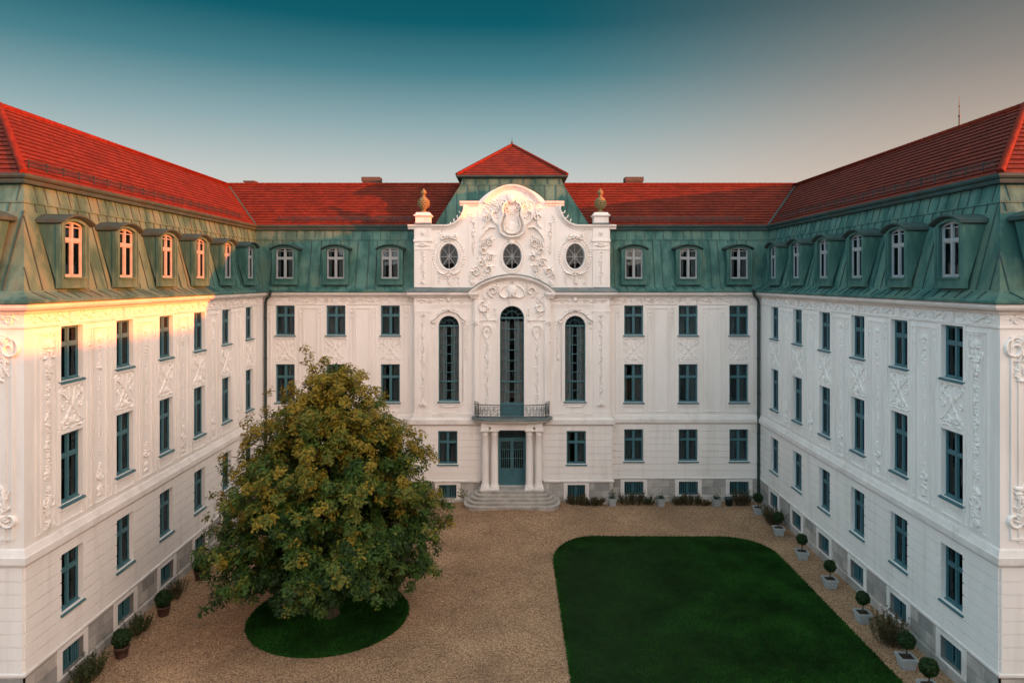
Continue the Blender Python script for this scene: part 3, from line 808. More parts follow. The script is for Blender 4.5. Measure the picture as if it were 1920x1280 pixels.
for sd in ((-1,), (1,)):
    block_sweep([(0,1.40),(.09,1.42),(.12,1.46),(.12,1.53),(.06,1.57),(0,1.57)], BX+.13, .10, gap=2.0, sides=sd).build('plinth_moulding', M_trim, palace)
    block_sweep([(0,4.98),(.08,5.0),(.08,5.08),(.30,5.12),(.30,5.40),(.22,5.44),(.10,5.5),(.10,5.74),(.0,5.78)], BX, 0, gap=2.0, sides=sd).build('string_course', M_trim, palace)
    block_sweep([(0,13.08),(.1,13.12),(.12,13.19),(.34,13.26),(.40,13.34),(.40,13.46),(-.1,13.47)], BX, 0, gap=2.3, sides=sd).build('cornice', M_trim, palace)
    m = block_sweep([(.36,13.472),(.45,13.48),(.45,13.54),(.05,13.76),(-.1,13.77)], BX, 0, gap=2.5, sides=sd)
    u = 2.8
    while u < 6.6: m.bar(FC.P(sd[0]*u,.44,13.545), FC.P(sd[0]*u,.06,13.765), .02, .03); u += .42
    m.build('ledge_flashing', M_lead, palace)
# arched cornice over the middle bay
m = MB(); ml = MB()
prof = [(CN,-.22),(CN+.1,-.2),(CN+.14,-.12),(CN+.36,-.06),(CN+.40,.02),(CN+.40,.12)]
n = 32; a0 = math.asin(SEG_H/SEG_R)
def arow(t):
    a = -a0+2*a0*t
    return a
for k in range(n):
    a, b = arow(k/n), arow((k+1)/n)
    for (n0,o0),(n1,o1) in zip(prof[:-1], prof[1:]):
        q = lambda x, o, nn: FC.P((SEG_R+o)*math.sin(x), nn, SEG_C+(SEG_R+o)*math.cos(x))
        m.add([q(a,o0,n0),q(b,o0,n0),q(b,o1,n1),q(a,o1,n1)], 0, True)
    ml.add([q(a,.125,CN+.42),q(b,.125,CN+.42),q(b,.19,0),q(a,.19,0)]); ml.add([q(a,.10,CN+.42),q(b,.10,CN+.42),q(b,.125,CN+.42),q(a,.125,CN+.42)])
for s in (-1, 1):
    x = s*2.42
    m.box(FC, x-.33, x+.33, 0, CN+.40, 13.32, 13.47); m.box(FC, x-.27, x+.27, 0, CN+.3, 13.22, 13.32); m.box(FC, x-.2, x+.2, 0, CN+.2, 13.08, 13.22)
m.build('arched_cornice', M_trim, palace); ml.build('arch_flashing', M_lead, palace)
# the gable
def gab_z(u):
    u = abs(u)
    if u < 2.2: return 20.30-2.75+math.sqrt(2.75**2-u*u)
    if u < 3.08: return 19.2
    if u < 4.3: return 19.0-1.25*math.sqrt(max(0,1-((4.3-u)/1.22)**2))
    return 17.75
OC = [(c-.6, c+.6, 15.73-.82, 15.73+.82, 'oval') for c in (-4.02,0,4.02)]
m = MB(); GN = -.02
wall(m, FC, -BX, BX, 13.4, 17.4, OC, n=GN, depth=.3)
us = sorted({*[i*.1 for i in range(-62,63)], -2.2,2.2,-3.08,3.08,-BX,BX,-2.201,2.201,-3.081,3.081})
def seq(T):
    for a, b in zip(us[:-1], us[1:]):
        if b-a > .002:
            mid_ = (a+b)/2
            za = T(a+1e-5 if mid_ > a else a); zb = T(b-1e-5)
            yield a, b, za, zb
for a, b, za, zb in seq(gab_z):
    za -= .06; zb -= .06
    m.add([FC.P(a,GN,17.4),FC.P(b,GN,17.4),FC.P(b,GN,zb),FC.P(a,GN,za)])
    m.add([FC.P(b,-.5,17.1),FC.P(a,-.5,17.1),FC.P(a,-.5,za),FC.P(b,-.5,zb)])
    m.add([FC.P(a,GN,za),FC.P(b,GN,zb),FC.P(b,-.5,zb),FC.P(a,-.5,za)])
for s in (-1, 1):
    m.add([FC.P(s*BX,GN,13.4),FC.P(s*BX,-1.9,13.4),FC.P(s*BX,-1.9,17.7),FC.P(s*BX,GN,17.7)])
    for x in (3.08, 2.2):
        m.add([FC.P(s*x,GN,17.4),FC.P(s*x,-.5,17.4),FC.P(s*x,-.5,19.15),FC.P(s*x,GN,19.15)])
    # pilaster of the gable
    p = s*5.66
    m.box(FC, p-.52, p+.52, GN, .07, 13.78, 16.68); m.box(FC, p-.6, p+.6, GN, .15, 16.68, 16.8); m.box(FC, p-.52, p+.52, GN, .09, 16.8, 17.55)
    m.box(FC, p-.56, p+.56, GN, .12, 16.15, 16.25)
    for a, b, c0, d in ((-.33,-.3,14.0,16.0),(.3,.33,14.0,16.0),(-.3,.3,14.0,14.03),(-.3,.3,15.97,16.0)): m.box(FC, p+a, p+b, .07, .09, c0, d)
    m.box(FC, s*2.1-.03, s*2.1+.03, GN, .02, 15.2, 18.6); m.box(FC, s*2.75-.025, s*2.75+.025, GN, .02, 14.2, 18.4)
    # oval surrounds
for c in (-4.02, 0, 4.02):
    for ra, t, w in ((1.0,.06,.12),(1.24,.045,.06)):
        n = 36; rows = []
        for k in range(n):
            a = 2*PI*k/n
            def o(f): return (c+(.6*ra+f)*math.cos(a), 15.73+(.82*ra*.985+f)*math.sin(a))
            A, B_ = o(0), o(w)
            rows.append([FC.P(A[0],GN-.05,A[1]),FC.P(A[0],GN+t,A[1]),FC.P((A[0]+B_[0])/2,GN+t*1.3,(A[1]+B_[1])/2),FC.P(B_[0],GN+t,B_[1]),FC.P(B_[0],GN-.05,B_[1])])
        rows.append(rows[0]); m.grid(rows, 0, True)
m.build('gable', M_plaster, palace)
# coping of the gable
def ribbon(m, F, pts, prof):
    """sweeps prof (n, offset along the curve's upward normal) along pts"""
    rows = []
    for i, (u, z) in enumerate(pts):
        a = pts[max(i-1,0)]; b = pts[min(i+1,len(pts)-1)]
        dx, dz = b[0]-a[0], b[1]-a[1]; l = math.hypot(dx,dz)
        rows.append([F.P(u-dz/l*o, n_, z+dx/l*o) for n_, o in prof])
    b0 = len(m.v)
    for r in range(len(rows)-1):
        for j in range(len(prof)):
            k = (j+1) % len(prof)
            m.add([rows[r][j],rows[r+1][j],rows[r+1][k],rows[r][k]], 0, False)
    m.add(rows[0]); m.add(rows[-1][::-1])
CP = [(-.55,0),(-.55,-.2),(-.03,-.3),(.05,-.28),(.07,-.19),(.17,-.13),(.20,-.05),(.20,0)]
m = MB()
ribbon(m, FC, [(2.28*math.sin(t), 20.3-2.75+2.75*math.cos(t)) for t in [-.9273+1.8546*k/40 for k in range(41)]], CP)
for s in (-1, 1):
    q = [(s*2.12,19.24),(s*2.7,19.24),(s*3.32,19.24)]
    ribbon(m, FC, q if s > 0 else q[::-1], CP)
    q = [(3.08+.0, 18.98)]+[(4.3-1.22*math.cos(t), 19.0-1.25*math.sin(t)) for t in [.12+1.45*k/16 for k in range(17)]]+[(4.9,17.75),(5.6,17.75),(BX+.38,17.75)]
    q = [(s*a, b) for a, b in q]
    ribbon(m, FC, q if s > 0 else q[::-1], CP)
m.build('gable_coping', M_trim, palace)
# urns on their pedestals
for s in (-1, 1):
    c = (s*5.66, BY+.28, 17.75)
    m = MB(); m.lathe(c, [(.5,0),(.5,.14)], sq=True); m.add([(c[0]+x*.5,c[1]+y*.5,c[2]+.14) for x, y in ((1,1),(-1,1),(-1,-1),(1,-1))])
    ml_ = MB(); ml_.lathe(c, [(.52,.002),(.52,.1),(.46,.12)], sq=True)
    m = MB(); m.lathe(c, [(.46,.1),(.46,.48),(.52,.52),(.56,.56),(.56,.62),(.47,.66),(.42,.78),(0,.78)], sq=True)
    ped = m.build('urn_pedestal', M_trim, palace)
    ml_.build('lead_apron', M_lead, ped)
    m = MB(); u0 = (c[0], c[1], c[2]+.78)
    m.lathe(u0, [(.0,0),(.25,0),(.25,.06),(.16,.10),(.09,.17),(.11,.2),(.2,.26),(.3,.38),(.36,.55),(.365,.68),(.32,.83),(.22,.95),(.13,1.01),(.16,1.03),(.13,1.06),(.08,1.1),(.08,1.14),(.15,1.2),(.19,1.28),(.17,1.36),(.1,1.45),(.05,1.52),(.0,1.56)], 22)
    for k in range(48):      # carved boss pattern on the belly
        a = 2*PI*k/12 + (k//12)*.26; h = .42+.11*(k//12); rr = [.32,.355,.365,.345][k//12]
        f = Fac((u0[0]+rr*math.cos(a), u0[1]+rr*math.sin(a)), (-math.sin(a), math.cos(a)))
        f.N = Vector((math.cos(a), math.sin(a), 0))
        m.dome(f, 0, u0[2]+h, .065, .05, .04, seg=6)
    m.build('urn', M_urn, palace)
# windows of the middle
def tall_window(w, h, bottom_panel=0):
    m = MB(); r = w/2; zs = h-r; yb = .16
    B = lambda a,b,c,d,y0=yb,y1=yb+.07: m.box(L0, a, b, -y1, -y0, c, d)
    f = .06
    B(-r,-r+f,0,zs); B(r-f,r,0,zs); B(-r+f,r-f,0,.1+bottom_panel)
    for k in range(16):
        a, b = PI*k/16, PI*(k+1)/16
        q = lambda rr, x, y: (rr*math.cos(x), y, zs+rr*math.sin(x))
        m.add([q(r,a,yb),q(r,b,yb),q(r-f,b,yb),q(r-f,a,yb)]); m.add([q(r-f,a,yb),q(r-f,b,yb),q(r-f,b,yb+.07),q(r-f,a,yb+.07)])
    B(-r+f,r-f,zs-.05,zs+.05,yb-.02)
    z0 = .1+bottom_panel; nrow = 8; dz = (zs-.05-z0)/nrow
    for i in range(1, nrow): 
        t = .045 if i == 2 else .02
        B(-r+f,r-f,z0+dz*i-t,z0+dz*i+t,yb+.005,yb+.05)
    for k in (-1, 1): B(k*r*.5-.024-.0,k*r*.5+.024,z0,zs-.05,yb-.005,yb+.055)
    for k in (-.24, .24): B(k*r-.016,k*r+.016,z0,zs-.05,yb+.008,yb+.045)
    # fan light
    rr = r*.48
    pts = [L0.P(rr*math.cos(PI*k/12),-yb-.03,zs+.05+rr*1.05*math.sin(PI*k/12)) for k in range(13)]
    m.tube(pts, .018, 5)
    for a in (90, 55, 125, 25, 155):
        a = math.radians(a); m.bar((rr*math.cos(a),yb+.03,zs+.05+rr*math.sin(a)), ((r-f)*math.cos(a),yb+.03,zs+(r-f)*math.sin(a)), .025, .03, up=(0,1,0))
    m.bar((0,yb+.03,zs), (0,yb+.03,zs+rr), .025, .03, up=(0,1,0))
    p = MB()
    out = [(-r+.02,.02),(r-.02,.02)]+[((r-.02)*math.cos(PI*k/16), zs+(r-.02)*math.sin(PI*k/16)) for k in range(17)]
    p.add([(x,yb+.05,z) for x, z in out])
    return m.mesh('tall_window', M_frame), p.mesh('pane', M_glass)
fm, pm = tall_window(1.31, 5.45)
for s in (-1, 1):
    o = link('tall_window', fm, palace, Vector(FC.P(s*4.02,0,6.52))-palace.location); link('pane', pm, o, (0,0,0)); link('window_sill', sill_mesh(1.31), o, (0,0,0))
    link('curtain', curtain_mesh(1.31, 4.8, 5), o, (0,.1,0))
    o = put_window(FC, s*4.08, 2.58, 'gf', .10)
    o = link('window', SIZES['bas'][0], palace, Vector(FC.P(s*4.08,.15,.42))-palace.location); o.scale = (.95,1,1)
    link('pane', SIZES['bas'][1], o, (0,0,0)); link('window_grille', SIZES['bas'][3], o, (0,0,0))
fm, pm = tall_window(1.53, 6.98, .75)
o = link('tall_window', fm, palace, Vector(FC.P(0,CN,5.62))-palace.location); link('pane', pm, o, (0,0,0)); link('curtain', curtain_mesh(1.53, 6.0, 6), o, (0,.1,0))
def oculus():
    m = MB(); ra, rb = .6, .82; yb = .16; n = 28
    rows = []
    for k in range(n):
        a = 2*PI*k/n; c, s = math.cos(a), math.sin(a)
        rows.append([((ra+.0)*c,yb+.06,(rb)*s),((ra)*c,yb,(rb)*s),((ra-.055)*c,yb,(rb-.055)*s),((ra-.055)*c,yb+.06,(rb-.055)*s)])
    rows.append(rows[0]); m.grid(rows, 0, False)
    for k in range(8):
        a = PI*k/4; m.bar((0,yb+.03,0), ((ra-.03)*math.cos(a),yb+.03,(rb-.03)*math.sin(a)), .03, .04, up=(0,1,0))
    m.tube([(.14*math.cos(2*PI*k/12),yb+.03,.17*math.sin(2*PI*k/12)) for k in range(13)], .016, 5)
    m.tube([(0,yb-.01,0),(0,yb+.06,0)], .07, 10)
    p = MB(); p.add([((ra-.02)*math.cos(2*PI*k/n),yb+.05,(rb-.02)*math.sin(2*PI*k/n)) for k in range(n)])
    return m.mesh('oval_window', M_frame_pale), p.mesh('pane', M_glass)
fm, pm = oculus()
for c in (-4.02, 0, 4.02):
    o = link('oval_window', fm, palace, Vector(FC.P(c,GN,15.73))-palace.location); link('pane', pm, o, (0,0,0))
# dark room behind the gable ovals
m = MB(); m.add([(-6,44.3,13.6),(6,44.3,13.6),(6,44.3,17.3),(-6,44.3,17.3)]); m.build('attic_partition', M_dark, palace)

# door
m = MB(); yb = .2
B = lambda a,b,c,d,y0,y1,mat=0: m.box(L0, a, b, -y1, -y0, c, d, mat)
W, HD = .88, 2.95
B(-W,-W+.07,0,3.57,yb,yb+.12); B(W-.07,W,0,3.57,yb,yb+.12); B(-W+.07,W-.07,HD,HD+.1,yb-.03,yb+.12); B(-W+.07,W-.07,3.5,3.57,yb,yb+.12)
for k in range(-3, 4): B(k*.22-.014,k*.22+.014,HD+.1,3.5,yb+.02,yb+.06)
door = m.build('door', M_frame, palace, Vector(FC.P(0,.10,1.15))-palace.location)
for s in (-1, 1):
    m = MB(); x0, x1 = (.005, W-.07) if s > 0 else (-W+.07, -.005)
    B(x0,x0+.1,.02,HD,yb+.01,yb+.07); B(x1-.1,x1,.02,HD,yb+.01,yb+.07)
    B(x0+.1,x1-.1,.02,.18,yb+.01,yb+.07); B(x0+.1,x1-.1,HD-.14,HD,yb+.01,yb+.07); B(x0+.1,x1-.1,.98,1.1,yb+.01,yb+.07)
    B(x0+.1,x1-.1,.18,.98,yb+.035,yb+.06); B(x0+.17,x1-.17,.26,.9,yb+.02,yb+.035)
    for k in range(1, 5):
        x = x0+.1+(x1-x0-.2)*k/5; B(x-.014,x+.014,1.1,HD-.14,yb+.02,yb+.055)
    for z in (1.72, 2.3): B(x0+.1,x1-.1,z-.016,z+.016,yb+.015,yb+.055)
    lf = m.build('door_leaf', M_frame, door, (0,0,0))
    p = MB(); p.box(L0, x0+.1, x1-.1, -yb-.06, -yb-.056, 1.1, HD-.14); p.build('pane', M_glass, door, (0,0,0))
m = MB(); m.tube([(.06,yb-.06,1.0),(.06,yb+.02,1.0)], .02, 6); m.tube([(.06,yb-.05,1.0),(.17,yb-.05,1.0)], .014, 6); m.build('door_handle', M_iron, door, (0,0,0))
p = MB(); p.box(L0, -W+.07, W-.07, -yb-.06, -yb-.056, HD+.1, 3.5); p.build('pane', M_glass, door, (0,0,0))

# portico: columns, entablature, balcony, steps
for x in (-1.68, -1.09, 1.09, 1.68):
    c = (x, BY-.62, 1.15)
    m = MB(); m.lathe(c, [(.29,0),(.29,.12)], sq=True)
    m.add([(c[0]+a*.29,c[1]+b*.29,c[2]+.12) for a, b in ((1,1),(-1,1),(-1,-1),(1,-1))])
    m.lathe(c, [(.28,.12),(.295,.16),(.285,.22),(.25,.24),(.255,.28),(.235,.31),(.228,.45),(.228,1.4),(.215,2.4),(.2,3.38),(.215,3.4),(.22,3.43),(.205,3.46),(.205,3.52),(.25,3.6),(.27,3.64)], 24)
    col = m.build('column', M_plaster, palace)
    k = MB(); k.lathe(c, [(.27,3.64),(.29,3.66),(.29,3.76),(.26,3.78)], sq=True); k.add([(c[0]+a*.26,c[1]+b*.26,c[2]+3.78) for a, b in ((1,1),(-1,1),(-1,-1),(1,-1))])
    k.build('capital', M_relief, col)
m = MB()
for s in (-1, 1):
    for x in (1.09, 1.68): m.box(FC, s*x-.235, s*x+.235, .1, .86, 4.93, 5.3)
    a, b = (.856, 1.914) if s > 0 else (-1.914, -.856)
    m.box(FC, a+.004, b-.004, .1, .82, 5.05, 5.3)
    m.box(FC, s*.93-.05, s*.93+.05, .1, .24, 1.15, 4.93)
    m.box(FC, s*1.38-.28, s*1.38+.28, .1, .16, 1.15, 4.93)
m.box(FC, -.85, .85, .1, .8, 4.86, 5.3)
m.build('entablature', M_plaster, palace)
def bow(hw, d, n=28, pw=3.2):
    """plan of the balcony: straight back, bowed front (superellipse)"""
    out = []
    for k in range(n+1):
        t = PI*k/n; c, s = math.cos(t), math.sin(t)
        out.append((hw*math.copysign(abs(c)**(2/pw), c), d*abs(s)**(2/pw)))
    return out
def slab(m, prof, n0=.1):
    rows = [[FC.P(x, n0+y, z) for x, y in bow(hw, d)] for hw, d, z in prof]
    m.grid(rows, 0, False); m.add(rows[0][::-1]); m.add(rows[-1])
m = MB(); slab(m, [(2.2,.92,5.3),(2.32,1.02,5.32),(2.4,1.12,5.4),(2.48,1.18,5.48),(2.48,1.18,5.5)]); bal = m.build('balcony', M_trim, palace)
m = MB(); slab(m, [(2.5,1.2,5.5),(2.57,1.26,5.52),(2.57,1.26,5.6),(2.5,1.2,5.63)]); m.build('balcony_floor', M_lead, bal)
m = MB(); path = [FC.P(x, .1+y, 0) for x, y in bow(2.36, 1.06, 60)]
def lvl(z): return [(p[0],p[1],z) for p in path]
m.tube(lvl(6.48), .028, 6); m.tube(lvl(5.74), .018, 5); m.tube(lvl(6.36), .014, 5)
dist = 0; last = path[0]
for i, p in enumerate(path):
    if i % 2 == 0: m.bar((p[0],p[1],5.63),(p[0],p[1],6.48),.014,.014)
def on_path(t):
    i = t*(len(path)-1); k = min(int(i), len(path)-2); f = i-k
    a, b = Vector(path[k]), Vector(path[k+1]); return a.lerp(b, f), (b-a).normalized()
def curl(t0, z0, r, turns, d, hh=1):
    pts = []
    for k in range(20):
        a = turns*2*PI*k/19; rr = r*(1-k/22)
        p, tn = on_path(min(.999,max(0,t0+(rr*math.cos(a)*d)/6.5)))
        pts.append((p.x,p.y,z0+rr*math.sin(a)*hh))
    m.tube(pts, .011, 4)
for k in range(17):
    t = .06+.88*k/16
    curl(t, 6.05, .19, 1.6, 1 if k % 2 else -1); curl(t+.02, 5.88, .1, 1.4, -1 if k % 2 else 1); curl(t-.012, 6.24, .09, 1.3, 1 if k % 2 else -1)
for t in (.0, .185, .815, 1.0):
    p, tn = on_path(min(.9999,t)); z = 6.62 if t in (.185,.815) else 6.85
    m.bar((p.x,p.y,5.6),(p.x,p.y,z),.045,.045)
for a, b in ((0,.185),(.815,1)):
    q = [on_path(a+(b-a)*k/10)[0] for k in range(11)]; m.tube([(v.x,v.y,6.6) for v in q], .022, 5)
for s in (-1, 1):     # flaring finials by the wall
    x = s*2.36
    m.tube([(x,BY-.1,6.8),(x+s*.02,BY-.14,6.95),(x+s*.1,BY-.18,7.05)], [.03,.02,.01], 5); m.tube([(x,BY-.1,6.85),(x-s*.06,BY-.14,6.98),(x-s*.16,BY-.15,7.03)], [.02,.016,.008], 5)
m.build('balcony_railing', M_iron, bal)
m = MB()
def step_plan(hf, hw, fy, by):
    pts = [(-hw, by)]
    for k in range(9):
        t = PI/2*k/8; pts.append((-hf-(hw-hf)*math.cos(t), fy+(1-math.sin(t))*(hw-hf)*1.05))
    pts += [(-x, y) for x, y in pts[::-1]]
    return pts
for i in range(5):
    hw = 2.08+.21*i; fy = 42.32-.29*i; z = 1.15-.15*i; pl = step_plan(1.72+.07*i, hw, fy, BY-.1)
    lo = z-.15 if i < 4 else -.1
    nose = [(x*1.02, y-.05 if y < BY-.3 else y) for x, y in pl]
    m.add([(x,y,z) for x, y in nose]); 
    for (a, b), (c, d) in zip(zip(nose[:-1], nose[1:]), zip(pl[:-1], pl[1:])):
        m.add([(a[0],a[1],z),(b[0],b[1],z),(b[0],b[1],z-.05),(a[0],a[1],z-.05)])
        m.add([(a[0],a[1],z-.05),(b[0],b[1],z-.05),(d[0],d[1],z-.052),(c[0],c[1],z-.052)])
        m.add([(c[0],c[1],z-.052),(d[0],d[1],z-.052),(d[0],d[1],lo),(c[0],c[1],lo)])
m.build('steps', M_step, palace)

# pavilion roof behind the gable
m = MB(); px, pyf, pyb = 3.3, 44.75, 51.4
def pav(hw, yf, yb, z): return [(-hw,yf,z),(hw,yf,z),(hw,yb,z),(-hw,yb,z)]
rows = [pav(5.35,44.15,52.2,17.2), pav(3.36,44.72,51.5,20.42), pav(3.4,44.68,51.54,20.44), pav(3.4,44.68,51.54,20.5), pav(3.36,44.72,51.5,20.52), pav(3.24,44.8,51.4,20.92)]
m.grid(rows, 0, False, True)
for k in range(-7, 8):
    u0 = k*.72; 
    a = Vector((u0,44.15,17.2)); b = Vector((u0,44.72,20.42)); 
    lim = 3.36
    if abs(u0) > 3.36:
        t = (5.35-abs(u0))/(5.35-3.36); b = a.lerp(b, t)
    m.bar(a-Vector((0,.01,0)), b-Vector((0,.01,0)), .035, .05, up=(0,-1,.2), mat=1)
for k in range(-4, 5): m.bar((k*.78,44.7,20.52),(k*.78,44.78,20.92),.03,.04,up=(0,-1,.2),mat=1)
for s in (-1, 1):
    m.bar((s*5.35,44.15,17.2),(s*3.36,44.72,20.42),.06,.06)
m.build('pavilion_mansard', [M_copper, M_copper_dark], palace)
m = MB(); m.grid([pav(3.3,44.74,51.46,20.9),pav(3.58,44.5,51.7,20.93),pav(3.66,44.42,51.78,20.99),pav(3.66,44.42,51.78,21.06),pav(3.55,44.5,51.7,21.07)], 0, False, True); m.build('pavilion_gutter', M_copper_dark, palace)
mb = MB(); NP = 14; zc0, zc1 = 21.06, 23.76; yc = (44.45+51.75)/2; hy = (51.75-44.45)/2
for i in range(NP):
    t0, t1 = i/NP, (i+1)/NP
    def ringp(t, dz): 
        x, y = 3.62*(1-t), hy*(1-t); z = zc0+(zc1-zc0)*t+dz
        return [(-x,yc-y,z),(x,yc-y,z),(x,yc+y,z),(-x,yc+y,z)]
    A, Bq, C = ringp(t0,0), ringp(t0-.004,.045), ringp(t1,0)
    for e in range(4):
        f = (e+1) % 4
        d = (Vector(A[f])-Vector(A[e])).normalized()
        uvf = lambda p, v: (Vector(p).dot(d), v)
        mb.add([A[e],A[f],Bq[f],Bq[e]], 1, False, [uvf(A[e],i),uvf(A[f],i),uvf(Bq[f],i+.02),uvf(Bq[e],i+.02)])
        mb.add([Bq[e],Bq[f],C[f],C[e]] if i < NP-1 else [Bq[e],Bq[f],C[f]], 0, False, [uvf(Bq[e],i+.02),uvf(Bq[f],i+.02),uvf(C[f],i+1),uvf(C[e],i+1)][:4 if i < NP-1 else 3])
pr = mb.build('pavilion_roof', [M_tile, M_tile_edge_shade], palace)
m = MB(); ap = Vector((0,yc,zc1))
for x, y in ((-3.62,yc-hy),(3.62,yc-hy),(3.62,yc+hy),(-3.62,yc+hy)): ridge(m, (x,y,zc0+.05), ap, .1)
m.build('ridge_tiles', M_ridge, pr)
m = MB(); m.lathe((0,yc,zc1), [(.13,-.05),(.1,.08),(.05,.12),(.07,.18),(.06,.22),(.015,.26),(.012,.5),(0,.5)], 10); m.build('roof_finial', M_iron, pr)
# downpipes in the inner corners
for s in (-1, 1):
    m = MB(); x = s*(XF-.16); y = YF-.16
    m.tube([(s*(XF-.62),YF-.55,13.6),(s*(XF-.6),YF-.53,13.42),(s*(XF-.5),YF-.42,13.22),(s*(XF-.22),YF-.2,13.0),(x,y,12.8),(x,y,12.5),(x,y,.05)], .085, 10)
    for z in (11.8, 9.2, 7.0, 5.62, 4.4, 2.4, 1.0): m.tube([(x,y,z-.04),(x,y,z+.04)], .11, 10)
    m.build('downpipe', M_pipe, palace)

# ------------------------------------------------------------------ stucco reliefs
def volute(u, z, r, a0, turns, d=1, n=18, shrink=.82):
    return [(u+r*(1-shrink*k/(n-1))*math.cos(a0+d*turns*2*PI*k/(n-1)), z+r*(1-shrink*k/(n-1))*math.sin(a0+d*turns*2*PI*k/(n-1))) for k in range(n)]
def leafy(m, F, pts, r, size, h, n0=0, step=1, both=True):
    """small leaves along a stem"""
    for i in range(1, len(pts)-1, step):
        (a, b), (c, d) = pts[i-1], pts[i+1]; ang = math.atan2(d-b, c-a)
        for s in ((-1, 1) if both else (r.choice((-1,1)),)):
            L_ = size*r.uniform(.6, 1.2); aa = ang+s*r.uniform(.5, 1.1)
            m.dome(F, pts[i][0]+math.cos(aa)*L_*.8, pts[i][1]+math.sin(aa)*L_*.8, L_, L_*.42, h*r.uniform(.6,1.1), aa, n0, 7, 0, .5)
def rosette(m, F, u, z, r, h, n0=0, k=6):
    for i in range(k):
        a = 2*PI*i/k+.3; m.dome(F, u+math.cos(a)*r*.6, z+math.sin(a)*r*.6, r*.45, r*.26, h*.8, a, n0, 6, 0, .3)
    m.dome(F, u, z, r*.33, r*.33, h*1.15, 0, n0, 6)
def shell(m, F, u, z, r, h, n0=0, a0=.25, a1=PI-.25, k=7):
    for i in range(k):
        a = a0+(a1-a0)*i/(k-1)
        m.stroke(F, [(u+math.cos(a)*r*t, z+math.sin(a)*r*t) for t in (.12,.4,.7,.92,1.0)], r*.30, h, n0)
def garland(m, F, u, z0, z1, w, r, h=.05, n0=0):
    n = int((z1-z0)/.085); ph = r.uniform(0, 6)
    pts = [(u+w*.10*math.sin(ph+i*.55), z0+(z1-z0)*i/n) for i in range(n+1)]
    m.stroke(F, pts, .02, h*.4, n0, 0, False)
    for i, (a, b) in enumerate(pts):
        q = (.35+.65*abs(math.sin(i*.31+ph)))
        for s in (-1, 1):
            aa = PI/2*s*r.uniform(.5,.95)+PI/2*(1 if r.random() < .8 else -1)*.6
            L_ = w*.38*q*r.uniform(.6,1.25)
            m.dome(F, a+s*w*.2*q*r.uniform(.5,1.1), b+r.uniform(-.03,.03), L_, L_*.5, h*r.uniform(.6,1.2), aa, n0, 6, 0, .4)
        if i % 9 == 4: rosette(m, F, a, b, w*.24, h*1.2, n0)
def cartouche(m, F, u, z, w, hh, r, h=.08, n0=0):
    """rocaille field: spreading scrolls over a foliate foot"""
    rr = w*.17
    for s in (-1, 1):
        j = lambda a: a*r.uniform(.9, 1.1)
        mir = lambda pts: [(u+s*(x-u), y) for x, y in pts]
        p = mir([(u+.03, z-.02), (u+w*.14, z+hh*.1), (u+w*.27, z+hh*.17), (u+w*.36, z+hh*.24)]+volute(u+w*.36, z+hh*.24+j(rr)*.75, j(rr)*.78, -PI/2, 1.15, 1, 14))
        m.stroke(F, p, .05, h, n0)
        leafy(m, F, p[:6], r, .085, h*.9, n0)
        p = mir([(u+.02, z+hh*.02), (u+w*.1, z+hh*.2), (u+w*.13, z+hh*.34), (u+w*.08, z+hh*.44)]); m.stroke(F, p, .06, h, n0); leafy(m, F, p, r, .06, h*.7, n0)
        p = mir([(u+.03, z-hh*.02), (u+w*.12, z-hh*.13), (u+w*.25, z-hh*.27), (u+w*.42, z-hh*.37), (u+w*.52, z-hh*.42)]); m.stroke(F, p, .05, h, n0); leafy(m, F, p, r, .095, h*.9, n0)
        p = mir(volute(u+w*.20, z-hh*.36, rr*.75, PI*.9, 1.2, -1, 14)); m.stroke(F, p, .06, h*.9, n0)
        p = mir(volute(u+w*.31, z+hh*.40, rr*.6, -PI*.5, 1.1, -1, 12)); m.stroke(F, p, .05, h*.7, n0)
        for k in range(7):
            m.dome(F, u+s*w*r.uniform(.03,.42), z-hh*r.uniform(.28,.46), .07*r.uniform(.5,1.2), .035, h*r.uniform(.5,1), r.uniform(0,PI), n0, 6, 0, .4)
        for k in range(4):
            m.dome(F, u+s*w*r.uniform(.05,.46), z+hh*r.uniform(.12,.48), .055*r.uniform(.5,1.2), .03, h*r.uniform(.4,.9), r.uniform(0,PI), n0, 6, 0, .4)
    for s in (-1, 1):
        mir = lambda pts: [(u+s*(x-u), y) for x, y in pts]
        p = mir([(u+w*.02, z+hh*.46), (u+w*.15, z+hh*.43), (u+w*.3, z+hh*.47), (u+w*.45, z+hh*.44), (u+w*.5, z+hh*.36), (u+w*.47, z+hh*.22), (u+w*.5, z+hh*.08), (u+w*.44, z-hh*.02)]); m.stroke(F, p, .06, h*.9, n0); leafy(m, F, p, r, .06, h*.8, n0)
        p = mir(volute(u+w*.36, z-hh*.02, .12, 0, 1.2, -1, 12)); m.stroke(F, p, .05, h*.9, n0)
        p = mir([(u+w*.05, z-hh*.5), (u+w*.2, z-hh*.47), (u+w*.38, z-hh*.5), (u+w*.55, z-hh*.45)]); m.stroke(F, p, .07, h, n0); leafy(m, F, p, r, .07, h*.8, n0)
    rosette(m, F, u, z, .11, h*1.2, n0); shell(m, F, u, z-hh*.42, .24, h*1.1, n0); rosette(m, F, u, z+hh*.42, .08, h*.8, n0)
